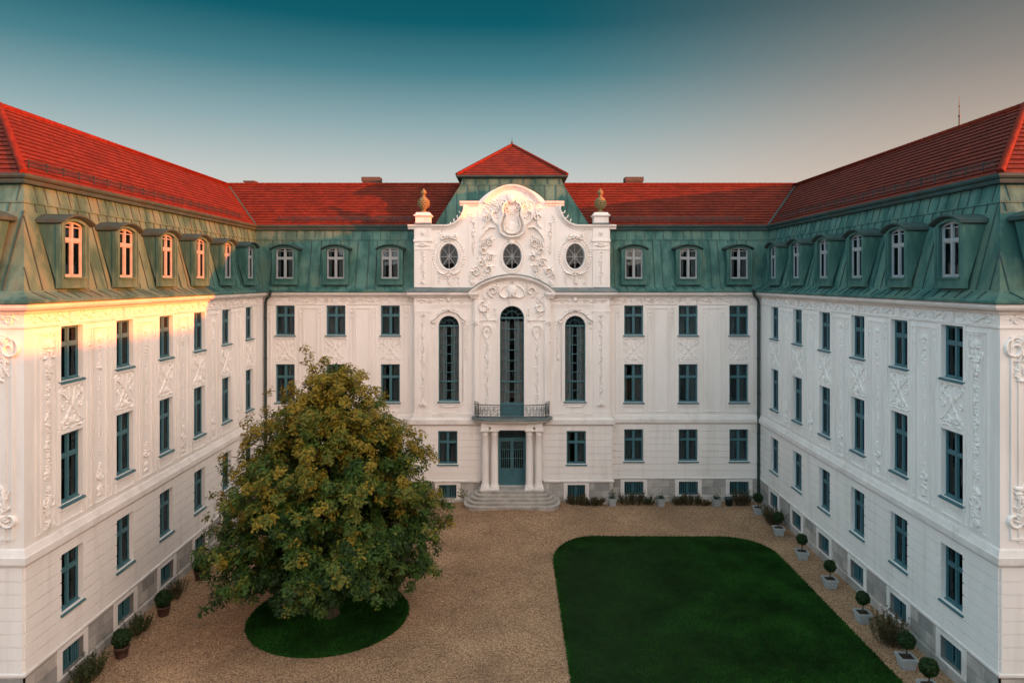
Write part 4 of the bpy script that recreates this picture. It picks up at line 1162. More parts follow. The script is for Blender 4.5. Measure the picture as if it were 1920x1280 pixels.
def rinceau(m, F, u0, u1, z, amp, r, h=.05, n0=0):
    L_ = u1-u0; k = max(1, round(L_/.62)); d = L_/k
    pts = [(u0+L_*i/(k*6), z+amp*.5*math.sin(PI*i/6)) for i in range(k*6+1)]
    m.stroke(F, pts, .035, h*.8, n0, 0, False)
    for i in range(k):
        s = 1 if i % 2 == 0 else -1; c = u0+d*(i+.5)
        m.stroke(F, volute(c, z-s*amp*.1, amp*.75, s*PI*.6, 1.3, -s, 14), .045, h, n0)
        leafy(m, F, [(c+.22*math.cos(a), z+.12*s*math.sin(a)) for a in (0,.8,1.6,2.4,3.1)], r, .06, h*.8, n0)
        if r.random() < .5: rosette(m, F, c, z, .06, h, n0, 5)
def head(m, F, u, z, s, n0):
    """small carved face with hair"""
    rows = []
    for i in range(7):
        t = PI*(i+.4)/7.2; row = []
        for k in range(12):
            a = 2*PI*k/12
            row.append(F.P(u+s*.62*math.sin(t)*math.cos(a), n0+s*(.25+.6*math.sin(t)*math.sin(a)), z+s*.85*math.cos(t)))
        rows.append(row)
    m.grid(rows, 0, True, True); m.add(rows[0]); m.add(rows[-1])
    f = n0+s*.8
    m.dome(F, u, z-.08*s, .1*s, .24*s, .25*s, 0, f, 6); m.dome(F, u, z-.42*s, .2*s, .07*s, .12*s, 0, f-.08*s, 6)
    for q in (-1, 1):
        m.dome(F, u+q*.26*s, z+.16*s, .2*s, .07*s, .12*s, q*-.15, f-.08*s, 6)
        m.dome(F, u+q*.5*s, z-.05*s, .16*s, .3*s, .3*s, 0, n0+.3*s, 6)
    for k in range(11):
        a = PI*(k-.5)/10*1.1-.1; m.dome(F, u+math.cos(a)*.62*s, z+.15*s+math.sin(a)*.72*s, .26*s, .2*s, .35*s, a, n0+.25*s, 6)
RR = random.Random(11)
CART = []
for i in range(4):
    m = MB(); cartouche(m, L0, 0, 0, 1.34, 1.62, random.Random(20+i), .056); CART.append(m.mesh('stucco_cartouche', M_relief))
CAP = []
for i in range(3):
    m = MB(); r = random.Random(40+i)
    rosette(m, L0, 0, 0, .12, .06); m.stroke(L0, volute(-.1,-.05,.12,.5,1.1,1,12), .04, .05); m.stroke(L0, volute(.1,-.05,.12,PI-.5,1.1,-1,12), .04, .05)
    p = [(0,-.1),(.01,-.2),(-.01,-.3),(0,-.4)]; m.stroke(L0, p, .04, .05); leafy(m, L0, p, r, .07, .05)
    CAP.append(m.mesh('stucco_drop', M_relief))
for F, us in ((FR,SIDE_U),(FL,LU),(FB,BACK_U)):
    for i, u in enumerate(us):
        link('stucco_cartouche', CART[(i*3+(F is FL)) % 4], palace, Vector(F.P(u,0,9.78))-palace.location, F.rot)
def facade_relief(F, L, us, spans, seed):
    r = random.Random(seed); m = MB()
    for a, b in spans: 
        cuts = [a]+[u for u in us if a < u < b]+[b]
        for p, q in zip(cuts[:-1], cuts[1:]):
            p2 = p+(.26 if p in us else .08); q2 = q-(.26 if q in us else .08)
            if q2-p2 > .3: rinceau(m, F, p2, q2, 12.93, .2, r, .10 if F is FB else .065)
    m.build('stucco_frieze', M_relief, palace)
facade_relief(FR, LEN, SIDE_U, [(.15,LEN-.1)], 1); facade_relief(FL, LEN, LU, [(.1,LEN-.15)], 2)
facade_relief(FB, 32, BACK_U, [(.15,16-BX-.05),(16+BX+.05,31.85)], 3)
facade_relief(FER, WD, END_U, [(.1,WD-.1)], 4); facade_relief(FEL, WD, [WD-u for u in END_U], [(.1,WD-.1)], 5)
# drops at the heads of the narrow panels and garlands in the wide ones
for F, us in ((FR,SIDE_U),(FL,LU),(FB,BACK_U)):
    m = MB(); r = random.Random(len(us)+int(F.rot*10)+60)
    for u in us:
        for s in (-1, 1):
            c = u+s*(W_W+.42); rosette(m, F, c, 12.15, .085, .05, .0, 5)
            p = [(c,12.06),(c+.01,11.95),(c-.01,11.84),(c,11.72)]; leafy(m, F, p, r, .065, .05)
            if F is FB: continue
            rosette(m, F, c, 6.1, .07, .04, 0, 5)
    m.build('stucco_drop', M_relief, palace)
    if F is FB: continue
    su = sorted(us)
    for a, b in zip(su[:-1], su[1:]):
        m = MB(); c = (a+b)/2
        shell(m, F, c, 11.95, .2, .06); garland(m, F, c, 10.9, 11.9, .3, r, .055)
        garland(m, F, c, 7.6, 10.6, .2, r, .03)
        for q in (-1, 1): m.stroke(F, volute(c+q*.1, 6.75, .2, PI/2, 1.2, q, 14), .05, .07); m.stroke(F, volute(c+q*.08, 6.25, .16, -PI/2, 1.1, -q, 14), .045, .07)
        garland(m, F, c, 6.0, 7.2, .34, r, .06)
        m.build('stucco_garland', M_relief, palace)
    c = LEN-1.15 if F is FR else 1.15
    m = MB(); shell(m, F, c, 11.9, .3, .08)
    for q in (-1, 1): m.stroke(F, volute(c+q*.22, 11.7, .2, PI/2, 1.3, -q, 14), .06, .07)
    garland(m, F, c, 10.9, 11.8, .45, r, .07); garland(m, F, c, 7.4, 10.3, .34, r, .05); rosette(m, F, c, 10.55, .14, .06)
    for q in (-1, 1): m.stroke(F, volute(c+q*.16, 6.7, .26, PI/2, 1.2, q, 14), .06, .08)
    garland(m, F, c, 5.95, 7.1, .5, r, .075)
    m.build('stucco_garland', M_relief, palace)
for F, c in ((FER,.72),(FEL,WD-.72)):
    r = random.Random(5)
    for z, sg in ((12.0,1),(6.5,-1)):
        m = MB()
        for q in (-1, 1):
            m.stroke(F, volute(c+q*.28, z, .34, PI/2, 1.35, -q*sg, 18), .09, .13)
            p = [(c, z-sg*.1),(c+q*.15,z-sg*.35),(c+q*.12,z-sg*.65),(c+q*.28,z-sg*.9)]; m.stroke(F, p, .08, .11); leafy(m, F, p, r, .11, .1)
        garland(m, F, c, min(z,z-sg*1.0), max(z,z-sg*1.0), .5, r, .1); shell(m, F, c, z+.1*sg, .3, .12)
        m.build('stucco_cartouche', M_relief, palace)
# reliefs of the projecting middle
KREL[0] = 1.45
r = random.Random(77)
m = MB()
for s in (-1, 1):
    p = s*5.66
    garland(m, FC, p, 6.5, 11.8, .32, r, .06, .07); rosette(m, FC, p, 12.0, .16, .08, .09); shell(m, FC, p, 6.25, .24, .08, .07)
    c = s*4.02
    for q in (-1, 1):
        m.stroke(FC, [(c+q*x, y) for x, y in ((.1,12.25),(.4,12.2),(.65,12.05),(.85,11.8))]+[(c+q*(.95+.12*math.cos(a)), 11.62+.12*math.sin(a)) for a in (1.2,0,-1.2,-2.4,-3.3)], .09, .08, .03)
        leafy(m, FC, [(c+q*x, y) for x, y in ((.1,12.3),(.3,12.28),(.5,12.22),(.7,12.08),(.85,11.9))], r, .1, .07, .02)
        m.stroke(FC, volute(c+q*.3, 12.3, .12, 0, 1.2, q, 12), .05, .06)
        rosette(m, FC, c+q*1.0, 11.2, .09, .06); garland(m, FC, s*2.75+q*.0+.16*s, 9.2, 11.4, .28, r, .05)
    shell(m, FC, c, 12.25, .2, .1, .03); head(m, FC, c, 12.98, .17, .04)
    for a, b in ((min(s*2.7,c-s*.3),max(s*2.7,c-s*.3)),(min(c+s*.3,s*6.1),max(c+s*.3,s*6.1))): rinceau(m, FC, a+.05, b-.05, 12.9, .17, r, .05)
    # swag under each tall window
    m.stroke(FC, [(c+.5*math.cos(a), 6.3-.12*math.sin(a)) for a in [PI*k/10 for k in range(11)]], .06, .05)
    # middle bay pilaster fields
    x = s*1.58
    for q in (-1, 1): m.stroke(FC, [(x+q*a, b) for a, b in ((.02,11.35),(.22,11.3),(.27,11.05),(.2,10.8),(.03,10.5))], .06, .07, CN)
    rosette(m, FC, x, 11.0, .15, .07, CN); garland(m, FC, x, 6.4, 10.45, .32, r, .055, CN)
    # upper part of the bay
    garland(m, FC, x+s*.1, 11.8, 13.1, .55, r, .08, CN)
    m.stroke(FC, volute(s*1.75, 12.5, .4, PI/2, 1.2, -s, 18), .09, .1, CN); m.stroke(FC, volute(s*1.2, 13.5, .36, -PI/2, 1.3, s, 18), .1, .12, CN)
    rosette(m, FC, s*1.0, 13.75, .2, .14, CN); rosette(m, FC, s*2.3, 11.55, .22, .14, CN+.05); garland(m, FC, s*2.32, 10.3, 11.4, .26, r, .07, CN)
    m.stroke(FC, [(s*a, b) for a, b in ((.2,13.2),(.5,13.1),(.75,13.25),(.8,13.5),(.6,13.75),(.3,13.9))], .09, .1, CN)
    garland(m, FC, s*1.05, 12.0, 12.4, .26, r, .06, CN); rosette(m, FC, s*1.06, 11.7, .13, .1, CN)
    leafy(m, FC, [(s*(.3+.2*k), 14.2-.02*k*k) for k in range(9)], r, .11, .09, CN)
m.dome(FC, 0, 13.62, .36, .34, .16, 0, CN, 14)
rosette(m, FC, 0, 14.12, .17, .12, CN); shell(m, FC, 0, 13.15, .26, .14, CN+.1)
m.build('stucco_relief', M_relief, palace)
# the gable relief: crowned shield with head, trophies, wreaths round the ovals
m = MB(); r = random.Random(9); g0 = GN
sh = [(0,16.95),(.42,17.02),(.72,17.25),(.8,17.7),(.68,18.1),(.55,18.4),(.62,18.75),(.5,19.05),(.25,19.2)]
for s in (-1, 1): m.stroke(FC, [(s*a, b) for a, b in sh], .2, .2, g0, 0, False)
for s in (-1, 1): m.stroke(FC, [(s*a*.66, 17.9+(b-17.9)*.78) for a, b in sh[:7]], .1, .2, g0, 0, False)
m.dome(FC, 0, 18.05, .72, 1.05, .07, 0, g0, 20)
m.dome(FC, 0, 17.62, .40, .36, .16, 0, g0, 16); leafy(m, FC, [(.3*math.cos(a), 17.35+.22*math.sin(a)) for a in (2.6,3.3,4.0,4.7,5.4,6.1,6.8)], r, .11, .16, g0); rosette(m, FC, 0, 18.45, .26, .14, g0)
for s in (-1, 1): m.stroke(FC, volute(s*.3, 18.75, .2, PI/2, 1.2, -s, 14), .08, .15, g0); garland(m, FC, s*.42, 17.5, 18.3, .22, r, .12, g0)
head(m, FC, 0, 19.35, .36, g0+.04)
for s in (-1, 1):
    m.stroke(FC, volute(s*.55, 19.05, .3, PI/2, 1.3, s, 18), .13, .17, g0)
    garland(m, FC, s*.95, 18.2, 19.0, .4, r, .1, g0)
    leafy(m, FC, [(s*(.5+.17*k), 19.35-.012*k*k) for k in range(9)], r, .14, .1, g0); leafy(m, FC, [(s*(.7+.16*k), 19.05-.02*k*k) for k in range(8)], r, .12, .09, g0)
    # trophies beside the shield
    p = [(s*a, b) for a, b in ((.9,17.7),(1.15,17.95),(1.3,18.25),(1.25,18.55),(1.05,18.6))]; m.stroke(FC, p, .16, .16, g0); leafy(m, FC, p, r, .13, .1, g0)
    m.stroke(FC, [(s*a, b) for a, b in ((1.05,17.55),(1.4,17.6),(1.7,17.35),(1.95,17.0),(2.05,16.7))], .12, .12, g0); m.stroke(FC, volute(s*1.6, 18.2, .26, 0, 1.3, s, 16), .1, .12, g0)
    m.stroke(FC, [(s*a, b) for a, b in ((1.5,18.65),(1.65,18.2),(1.6,17.8),(1.9,17.5))], .11, .12, g0)
    for k in range(5): m.stroke(FC, [(s*(1.3+.14*k), 17.1-.08*k), (s*(1.42+.14*k), 16.75-.08*k), (s*(1.4+.15*k), 16.5-.06*k)], .09, .1, g0)
    for cx, cz, rr in ((1.45,16.6,.3),(1.8,16.1,.26),(1.35,15.65,.24),(1.95,15.35,.3),(1.5,14.95,.26),(2.3,14.75,.32)):
        m.stroke(FC, volute(s*cx, cz, rr, r.uniform(0,6), 1.25, r.choice((-1,1)), 16), .09, .11, g0)
        leafy(m, FC, [(s*(cx+rr*math.cos(a)), cz+rr*math.sin(a)) for a in (0,.8,1.6,2.4,3.2)], r, .12, .09, g0); rosette(m, FC, s*cx, cz, .13, .12, g0)
    garland(m, FC, s*2.45, 15.9, 17.9, .3, r, .07, g0); garland(m, FC, s*2.55, 14.0, 14.8, .45, r, .09, g0)
    leafy(m, FC, [(s*(1.2+.16*k), 14.75-.1*k) for k in range(6)], r, .13, .08, g0)
    # along the sweep of the gable
    leafy(m, FC, [(s*(4.9-.2*k), 17.25+.012*k*k*1.6) for k in range(11)], r, .11, .06, g0); leafy(m, FC, [(s*(2.6), 18.6-.15*k) for k in range(6)], r, .1, .06, g0)
    c = s*4.02
    for k in range(46):
        a = 2*PI*k/46; m.dome(FC, c+.98*math.cos(a), 15.73+1.2*math.sin(a), .1*r.uniform(.7,1.3), .06, .09*r.uniform(.7,1.2), a+r.uniform(-.9,.9), g0, 6, 0, .4)
    rosette(m, FC, c, 16.75, .22, .15, g0); shell(m, FC, c, 16.85, .3, .12, g0)
    for q in (-1, 1):
        m.stroke(FC, volute(c+q*.35, 16.95, .2, PI/2, 1.2, -q, 14), .08, .1, g0); m.stroke(FC, [(c+q*a, b) for a, b in ((.05,14.75),(.3,14.6),(.55,14.68),(.75,14.85))], .08, .09, g0)
        leafy(m, FC, [(c+q*(.1+.12*k), 14.45-.06*math.sin(k)) for k in range(6)], r, .1, .07, g0); garland(m, FC, c+q*.62, 14.05, 14.5, .22, r, .05, g0)
    garland(m, FC, c, 14.0, 14.7, .36, r, .09, g0)
    p = s*5.66; garland(m, FC, p, 14.05, 16.0, .3, r, .07, .07); rosette(m, FC, p, 17.2, .16, .09, .09); shell(m, FC, p, 16.42, .24, .07, .05); m.stroke(FC, [(p-.4,16.45),(p,16.38),(p+.4,16.45)], .08, .07, .05)
# ring of leaves round the middle oval's foot and the keystone under the shield
m.box(FC, -.34, .34, g0, .2, 16.84, 16.95); m.box(FC, -.16, .16, g0, .18, 16.55, 16.84); rosette(m, FC, 0, 16.62, .15, .12, .1)
m.build('gable_relief', M_relief, palace)

# ------------------------------------------------------------------ ground, lawn
def grid_sheet(xs, ys, dz, name, mat):
    m = MB(); rows = [[(x, y, gz(x,y)+dz) for x in xs] for y in ys]; m.grid(rows, 0, True)
    return m.build(name, mat)
xs = [-400,-120,-60]+[-30+.75*i for i in range(81)]+[60,120,400]
ys = [-300,-80,-20]+[-5+1.5*i for i in range(19)]+[24+.5*i for i in range(44)]+[47,53,70,130,500]
g = grid_sheet(xs, ys, 0, 'gravel_ground', M_gravel); g['kind'] = 'structure'; tag(g, 'tan gravel covering the courtyard floor', 'gravel', None, 'structure')
def outline_lawn():
    x0, x1, y1, y0 = 2.12, 13.75, 37.75, -2; pts = []
    def corner(cx, cy, rx, ry, a0, a1, n=14):
        for k in range(n+1):
            a = a0+(a1-a0)*k/n; pts.append((cx+rx*math.cos(a), cy+ry*math.sin(a)))
    corner(x0+2.6, y1-3.4, 2.6, 3.4, PI, PI/2); corner(x1-2.2, y1-2.6, 2.2, 2.6, PI/2, 0)
    corner(x1-2, y0+2, 2, 2, 0, -PI/2, 6); corner(x0+2, y0+2, 2, 2, -PI/2, -PI, 6)
    return pts
LAWN = outline_lawn()
TX, TY, TR = -7.75, 29.0, 3.3
RND = [(TX+TR*math.cos(2*PI*k/64), TY+TR*1.0*math.sin(2*PI*k/64)) for k in range(64)]
def inside(p, poly):
    x, y = p; c = False
    for (a, b), (d, e) in zip(poly, poly[1:]+poly[:1]):
        if (b > y) != (e > y) and x < (d-a)*(y-b)/(e-b)+a: c = not c
    return c
def turf(poly, name, label):
    m = MB(); m.add([(x,y,gz(x,y)+.045) for x, y in poly])
    for (a, b), (c, d) in zip(poly, poly[1:]+poly[:1]): m.add([(a,b,gz(a,b)-.02),(c,d,gz(c,d)-.02),(c,d,gz(c,d)+.045),(a,b,gz(a,b)+.045)])
    return tag(m.build(name, M_turf), label, 'lawn', None, 'structure')
turf(LAWN, 'lawn', 'large green lawn with rounded corners right of the gravel drive')
turf(RND, 'round_lawn', 'round grass bed under the broad tree')
def blades(poly, ymin, n, name, label, seed, hgt=.06):
    rng = np.random.default_rng(seed)
    P = np.array(poly); lo, hi = P.min(0), P.max(0); lo[1] = max(lo[1], ymin)
    pts = rng.uniform(lo, hi, (int(n), 2))
    # point in polygon, vectorised
    ins = np.zeros(len(pts), bool); q = np.roll(P, -1, 0)
    for (a, b), (d, e) in zip(P, q):
        c = ((b > pts[:,1]) != (e > pts[:,1])) & (pts[:,0] < (d-a)*(pts[:,1]-b)/((e-b) if e != b else 1e-9)+a); ins ^= c
    pts = pts[ins]; k = len(pts)
    # a fringe that spills over the edge
    seg = np.hypot(*(q-P).T); idx = rng.choice(len(P), int(n*.06), p=seg/seg.sum()); t = rng.random((len(idx),1))
    edge = P[idx]*(1-t)+q[idx]*t + rng.normal(0,.03,(len(idx),2)); edge = edge[edge[:,1] > ymin]
    pts = np.vstack([pts, edge]); k = len(pts)
    z = np.array([gz(x,y) for x, y in pts]) + .04
    a = rng.uniform(0, 2*PI, k); w = rng.uniform(.008,.016,k)*1.6; h = hgt*rng.uniform(.6,1.5,k); lean = rng.normal(0,.025,(k,2))
    dx, dy = np.cos(a)*w, np.sin(a)*w
    V = np.stack([np.stack([pts[:,0]-dx,pts[:,1]-dy,z-.02],1), np.stack([pts[:,0]+dx,pts[:,1]+dy,z-.02],1), np.stack([pts[:,0]+lean[:,0],pts[:,1]+lean[:,1],z+h],1)],1).reshape(-1,3)
    tri_mesh(name, V, 3, M_blade, rng.integers(0,2,k))
    o = link(name, bpy.data.meshes[name]); return tag(o, label, 'grass', None, 'stuff')
def tri_mesh(name, V, per, mats, mi):
    me = bpy.data.meshes.new(name); n = len(V)//per
    me.vertices.add(len(V)); me.vertices.foreach_set('co', np.ascontiguousarray(V, np.float32).ravel())
    me.loops.add(len(V)); me.loops.foreach_set('vertex_index', np.arange(len(V), dtype=np.int32))
    me.polygons.add(n); me.polygons.foreach_set('loop_start', np.arange(0,len(V),per,dtype=np.int32))
    for m_ in mats: me.materials.append(m_)
    me.polygons.foreach_set('material_index', np.asarray(mi, np.int32))
    me.update(calc_edges=True); return me
blades(LAWN, 21, 190000, 'grass', 'short mown grass blades covering the large lawn', 1)
blades(RND, 20, 46000, 'bed_grass', 'short grass blades covering the round bed beneath the tree', 2)

# ------------------------------------------------------------------ leaves
def leaf_quads(cen, nor, size, rng):
    """pointed quads (4 corners) around centres with given facing"""
    k = len(cen); t = rng.normal(size=(k,3)); t -= nor*(t*nor).sum(1,keepdims=True); t /= np.linalg.norm(t,axis=1,keepdims=True)+1e-9
    b = np.cross(nor, t); s = size[:,None]
    fold = nor*s*.18
    return np.stack([cen-t*s, cen+b*s*.5+fold, cen+t*s, cen-b*s*.5+fold],1).reshape(-1,3)
def clump_cloud(points, dirs, mats, per, rad, size, rng, flat=.6):
    k = len(points); c = np.repeat(points, per, 0); d = np.repeat(dirs, per, 0)
    off = rng.normal(size=c.shape); off /= np.linalg.norm(off,axis=1,keepdims=True); off *= (rng.random((len(c),1))**.5)*rad
    along = (off*d).sum(1,keepdims=True); off -= d*along*(1-flat)
    nor = d*1.0 + off/rad*.6 + rng.normal(size=c.shape)*.38 + np.array([0,0,.3]); nor /= np.linalg.norm(nor,axis=1,keepdims=True)
    V = leaf_quads(c+off, nor, size*rng.uniform(.65,1.25,len(c)), rng)
    return V, np.repeat(mats, per)
# ------------------------------------------------------------------ the tree
ENV = [(1.4,2.2),(1.9,3.8),(2.7,4.75),(3.5,5.0),(4.6,4.95),(5.6,4.6),(6.8,4.15),(8.0,3.5),(8.8,2.65),(9.6,1.75),(10.3,1.0),(10.9,.5),(11.4,.1)]
def env(z): return float(np.interp(z, [a for a,_ in ENV], [b for _,b in ENV]))
def build_tree():
    rng = np.random.default_rng(5); r = random.Random(3)
    root = thing('broadleaf_tree', 'broad green tree with yellowing leaf tips standing in the round grass bed', 'tree', (TX, TY, gz(TX,TY)))
    m = MB(); base = Vector((TX,TY,0)); top = Vector((TX+.25,TY,10.6))
    tr = [base+(top-base)*t+Vector((.15*math.sin(5*t),.12*math.cos(4*t),0)) for t in [i/10 for i in range(11)]]
    m.tube(tr, [.34,.27,.24,.22,.2,.17,.14,.11,.08,.05,.02], 10); m.lathe(base, [(.55,-.05),(.4,.12),(.32,.4)], 10)
    pts = []; dirs = []
    nl = 150
    for i in range(nl):
        z = 1.75+8.85*((i+.5)/nl)**1.1; az = i*2.39996+r.uniform(-.3,.3)
        out = env(z)*r.uniform(.78,1.06)
        if r.random() < .06: out *= 1.06
        z0 = max(.9, z*.80-.3); a = top*0+Vector((TX,TY,z0)); hx, hy = math.cos(az), math.sin(az)
        tip = Vector((TX+.1+hx*out, TY+hy*out, z+r.uniform(-.25,.25)))
        mid1 = a.lerp(tip,.35)+Vector((0,0,.25)); mid2 = a.lerp(tip,.7)+Vector((0,0,.22))
        m.tube([a,mid1,mid2,tip], [.075,.055,.032,.012], 5)
        # foliage sprays along the outer part
        nsp = max(3, int(out*2.1))
        for s in range(nsp):
            t = .36+.64*((s+r.random())/nsp); p = (a.lerp(mid1,t/.35) if t < .35 else mid1.lerp(mid2,(t-.35)/.35) if t < .7 else mid2.lerp(tip,(t-.7)/.3))
            w = .62*(.45+.55*(1-abs(t-.75)*1.6)); q = 4
            for j in range(q):
                o = Vector((r.gauss(0,1),r.gauss(0,1),r.gauss(0,.7)))*w*.62
                pp = p+o
                if pp.z < 1.4: continue
                dv = (pp-Vector((TX,TY,max(2,pp.z-2.2)))).normalized()*.8+Vector((0,0,.45))+o*.4; dv.normalize()
                pts.append(pp[:]); dirs.append(dv[:])
    m.build('trunk', M_bark, root)
    pts = np.array(pts); dirs = np.array(dirs); k = len(pts)
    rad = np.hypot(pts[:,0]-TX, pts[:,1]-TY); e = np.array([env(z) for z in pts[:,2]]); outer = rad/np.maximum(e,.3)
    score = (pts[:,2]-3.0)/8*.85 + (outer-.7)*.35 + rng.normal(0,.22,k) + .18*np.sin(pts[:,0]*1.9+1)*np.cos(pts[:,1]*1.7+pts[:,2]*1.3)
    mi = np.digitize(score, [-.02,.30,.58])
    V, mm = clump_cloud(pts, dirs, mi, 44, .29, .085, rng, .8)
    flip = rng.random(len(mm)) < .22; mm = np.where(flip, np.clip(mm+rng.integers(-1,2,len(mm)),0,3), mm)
    V -= np.array(root.location)
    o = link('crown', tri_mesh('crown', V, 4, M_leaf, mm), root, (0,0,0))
    print('tree leaves', len(mm))
build_tree()

# ------------------------------------------------------------------ potted plants and shrubs
def ball_mesh(rad, seed, name='clipped_crown'):
    rng = np.random.default_rng(seed); n = 1500
    d = rng.normal(size=(n,3)); d /= np.linalg.norm(d,axis=1,keepdims=True)
    lump = 1+.06*np.sin(d[:,0]*5+seed)*np.sin(d[:,2]*6)
    c = d*(rad*lump*rng.uniform(.86,1.03,n))[:,None]
    nor = d+rng.normal(size=d.shape)*.6; nor /= np.linalg.norm(nor,axis=1,keepdims=True)
    V = leaf_quads(c, nor, rng.uniform(.03,.055,n), rng)
    # dense core of twigs and leaves so nothing shows through
    d2 = rng.normal(size=(500,3)); d2 /= np.linalg.norm(d2,axis=1,keepdims=True)
    V2 = leaf_quads(d2*rad*.72, d2, np.full(500,.09), rng)
    return tri_mesh(name, np.vstack([V,V2]), 4, M_box, np.concatenate([rng.integers(0,2,n), np.zeros(500,int)]))
def pot_meshes(w, h, sq=True, mat=None, name='pot'):
    m = MB()
    prof = [(w*.36,0),(w*.46,h*.8),(w*.5,h*.8),(w*.5,h),(w*.42,h),(w*.40,h*.86)]
    s2 = math.sqrt(1) 
    m.lathe((0,0,0), prof, 20, sq=sq)
    so = MB(); a = w*.41
    if sq: so.add([(a,a,h*.88),(-a,a,h*.88),(-a,-a,h*.88),(a,-a,h*.88)])
    else: so.add([(a*math.cos(2*PI*k/16),a*math.sin(2*PI*k/16),h*.88) for k in range(16)])
    return m.mesh(name, mat), so.mesh('soil', M_soil)
BALLS = [ball_mesh(.30, s) for s in (1,2,3)]
st = MB(); st.tube([(0,0,.35),(.01,0,.6),(-.01,.01,.95)], [.03,.026,.02], 7); STEM = st.mesh('stem', M_stem)
PSQ = pot_meshes(.58, .43, True, M_pot); PSM = pot_meshes(.5, .5, True, M_pot); PTR = pot_meshes(.56, .42, False, M_terra)
def small_plant(seed, hgt=.42):
    rng = np.random.default_rng(seed); n = 160
    c = rng.normal(size=(n,3))*np.array([.11,.11,.13]); c[:,2] = np.abs(c[:,2])*1.3*hgt/.42
    nor = rng.normal(size=(n,3))+np.array([0,0,.7]); nor /= np.linalg.norm(nor,axis=1,keepdims=True)
    return tri_mesh('plant', leaf_quads(c, nor, rng.uniform(.03,.06,n), rng), 4, M_box+[M_shrub[2]], rng.integers(0,3,n))
right = [(15.0,41.6,'clipped box ball in a pale square pot, in the corner below the right downpipe'),
         (14.92,38.2,'second clipped box ball from the right downpipe, in a pale square pot'),
         (14.82,34.9,'pale square pot with clipped ball tree, the third along the right wing from the corner'),
         (14.74,31.65,'pale square pot with clipped ball tree beside the lawn edge, fourth along the right wing'),
         (14.62,28.45,'pale square pot with ball tree just beyond the tall brown shrub at the right wing'),
         (14.50,25.1,'pale square pot with ball tree just before the tall brown shrub at the right wing'),
         (14.26,23.35,'nearest clipped ball tree at the bottom edge of the picture, its pot cut off')]
for i, (x, y, lb) in enumerate(right):
    t = thing('potted_topiary', lb, 'topiary', (x,y,gz(x,y)), R.uniform(-.12,.12), 'clipped ball trees in pale pots along the right wing')
    link('pot', PSQ[0], t, (0,0,0)); link('soil', PSQ[1], t, (0,0,0)); link('stem', STEM, t, (0,0,0))
    b = link('clipped_crown', BALLS[i % 3], t, (0,0,.99), R.uniform(0,6)); k = R.uniform(.88,1.0); b.scale = (k,k,k)
for i, (x, y, lb) in enumerate([(-14.75,25.8,'nearest dark clipped ball bush in a terracotta pot along the left wing'),
                                (-14.8,29.0,'middle dark clipped ball bush in a terracotta pot along the left wing'),
                                (-14.85,32.5,'dark clipped ball bush at the left wing closest to the big tree')]):
    t = thing('potted_ball_bush', lb, 'topiary', (x,y,gz(x,y)), R.uniform(0,1), 'ball bushes in terracotta pots along the left wing')
    link('pot', PTR[0], t, (0,0,0)); link('soil', PTR[1], t, (0,0,0)); link('stem', STEM, t, (0,0,-.12))
    b = link('clipped_crown', BALLS[(i+1) % 3], t, (0,0,.72), i); b.scale = (1.12,1.12,1.05)
for i, (x, y, lb) in enumerate([(6.32,43.0,'pale tapered pot with spindly green plant at the corner of the middle block'),
                                (9.38,43.05,'pale tapered pot with low leafy plant between the first two cellar windows'),
                                (12.9,43.05,'pale tapered pot with rounded grey-green plant beside the dark bucket')]):
    t = thing('potted_plant', lb, 'potted plant', (x,y,gz(x,y)), .1*i, 'pale pots along the back wall')
    link('pot', PSM[0], t, (0,0,0)); link('soil', PSM[1], t, (0,0,0)); link('foliage', small_plant(5+i, (.75,.4,.4)[i]), t, (0,0,.44))
m = MB(); m.lathe((0,0,0), [(.0,0),(.2,0),(.25,.42),(.27,.43),(.27,.47),(.23,.47),(.21,.3),(0,.3)], 18)
bu = thing('bucket', 'dark empty plant tub between the last pale pot and the shrub by the downpipe', 'plant tub', (13.72,43.2,gz(13.7,43.2)))
link('tub', m.mesh('tub', M_pipe), bu, (0,0,0)); m = MB(); m.tube([(-.26,0,.44),(-.2,.02,.62),(0,.04,.7),(.2,.02,.62),(.26,0,.44)], .012, 5); link('handle', m.mesh('handle', M_iron), bu, (0,0,0))
def shrub(x, y, w, d, h, seed, label, mats=(0,1,2), n=60, lean=0):
    rng = np.random.default_rng(seed); rr = random.Random(seed)
    t = thing('shrub', label, 'shrub', (x,y,gz(x,y)), 0, 'loose shrubs growing against the palace walls')
    m = MB(); pts = []; dr = []
    for i in range(n):
        bx, by = rr.uniform(-.42,.42)*w, rr.uniform(-.4,.4)*d; hh = h*rr.uniform(.5,1.05)
        tx, ty = bx*1.25+rr.gauss(0,.09), by*1.2+rr.gauss(0,.07)
        m.tube([(bx*.8,by*.8,0),((bx+tx)/2,(by+ty)/2,hh*.55),(tx,ty,hh)], [.007,.006,.003], 4, cap=False)
        for k in range(9):
            q = .25+.75*(k+rr.random())/9; pts.append((bx*.8+(tx-bx*.8)*q, by*.8+(ty-by*.8)*q, hh*q)); dr.append((rr.gauss(0,.5),rr.gauss(0,.5),.8))
    m.build('stems', M_stem, t, (0,0,0))
    pts = np.array(pts); dr = np.array(dr); dr /= np.linalg.norm(dr,axis=1,keepdims=True)
    V, mi = clump_cloud(pts, dr, rng.choice(list(mats), len(pts)), 5, .06, .04, rng, 1)
    link('foliage', tri_mesh('foliage', V, 4, M_shrub, mi), t, (0,0,0))
shrub(3.98,42.85,1.35,.6,.62,1,'brownish shrub under the cellar window right of the steps',(0,1))
shrub(5.15,42.9,1.3,.5,.48,2,'low brown shrub beside the pot at the middle block corner',(0,1),45)
shrub(7.55,43.25,1.7,.6,.85,3,'tall tufted shrub below the first cellar window right of the middle block',(0,1))
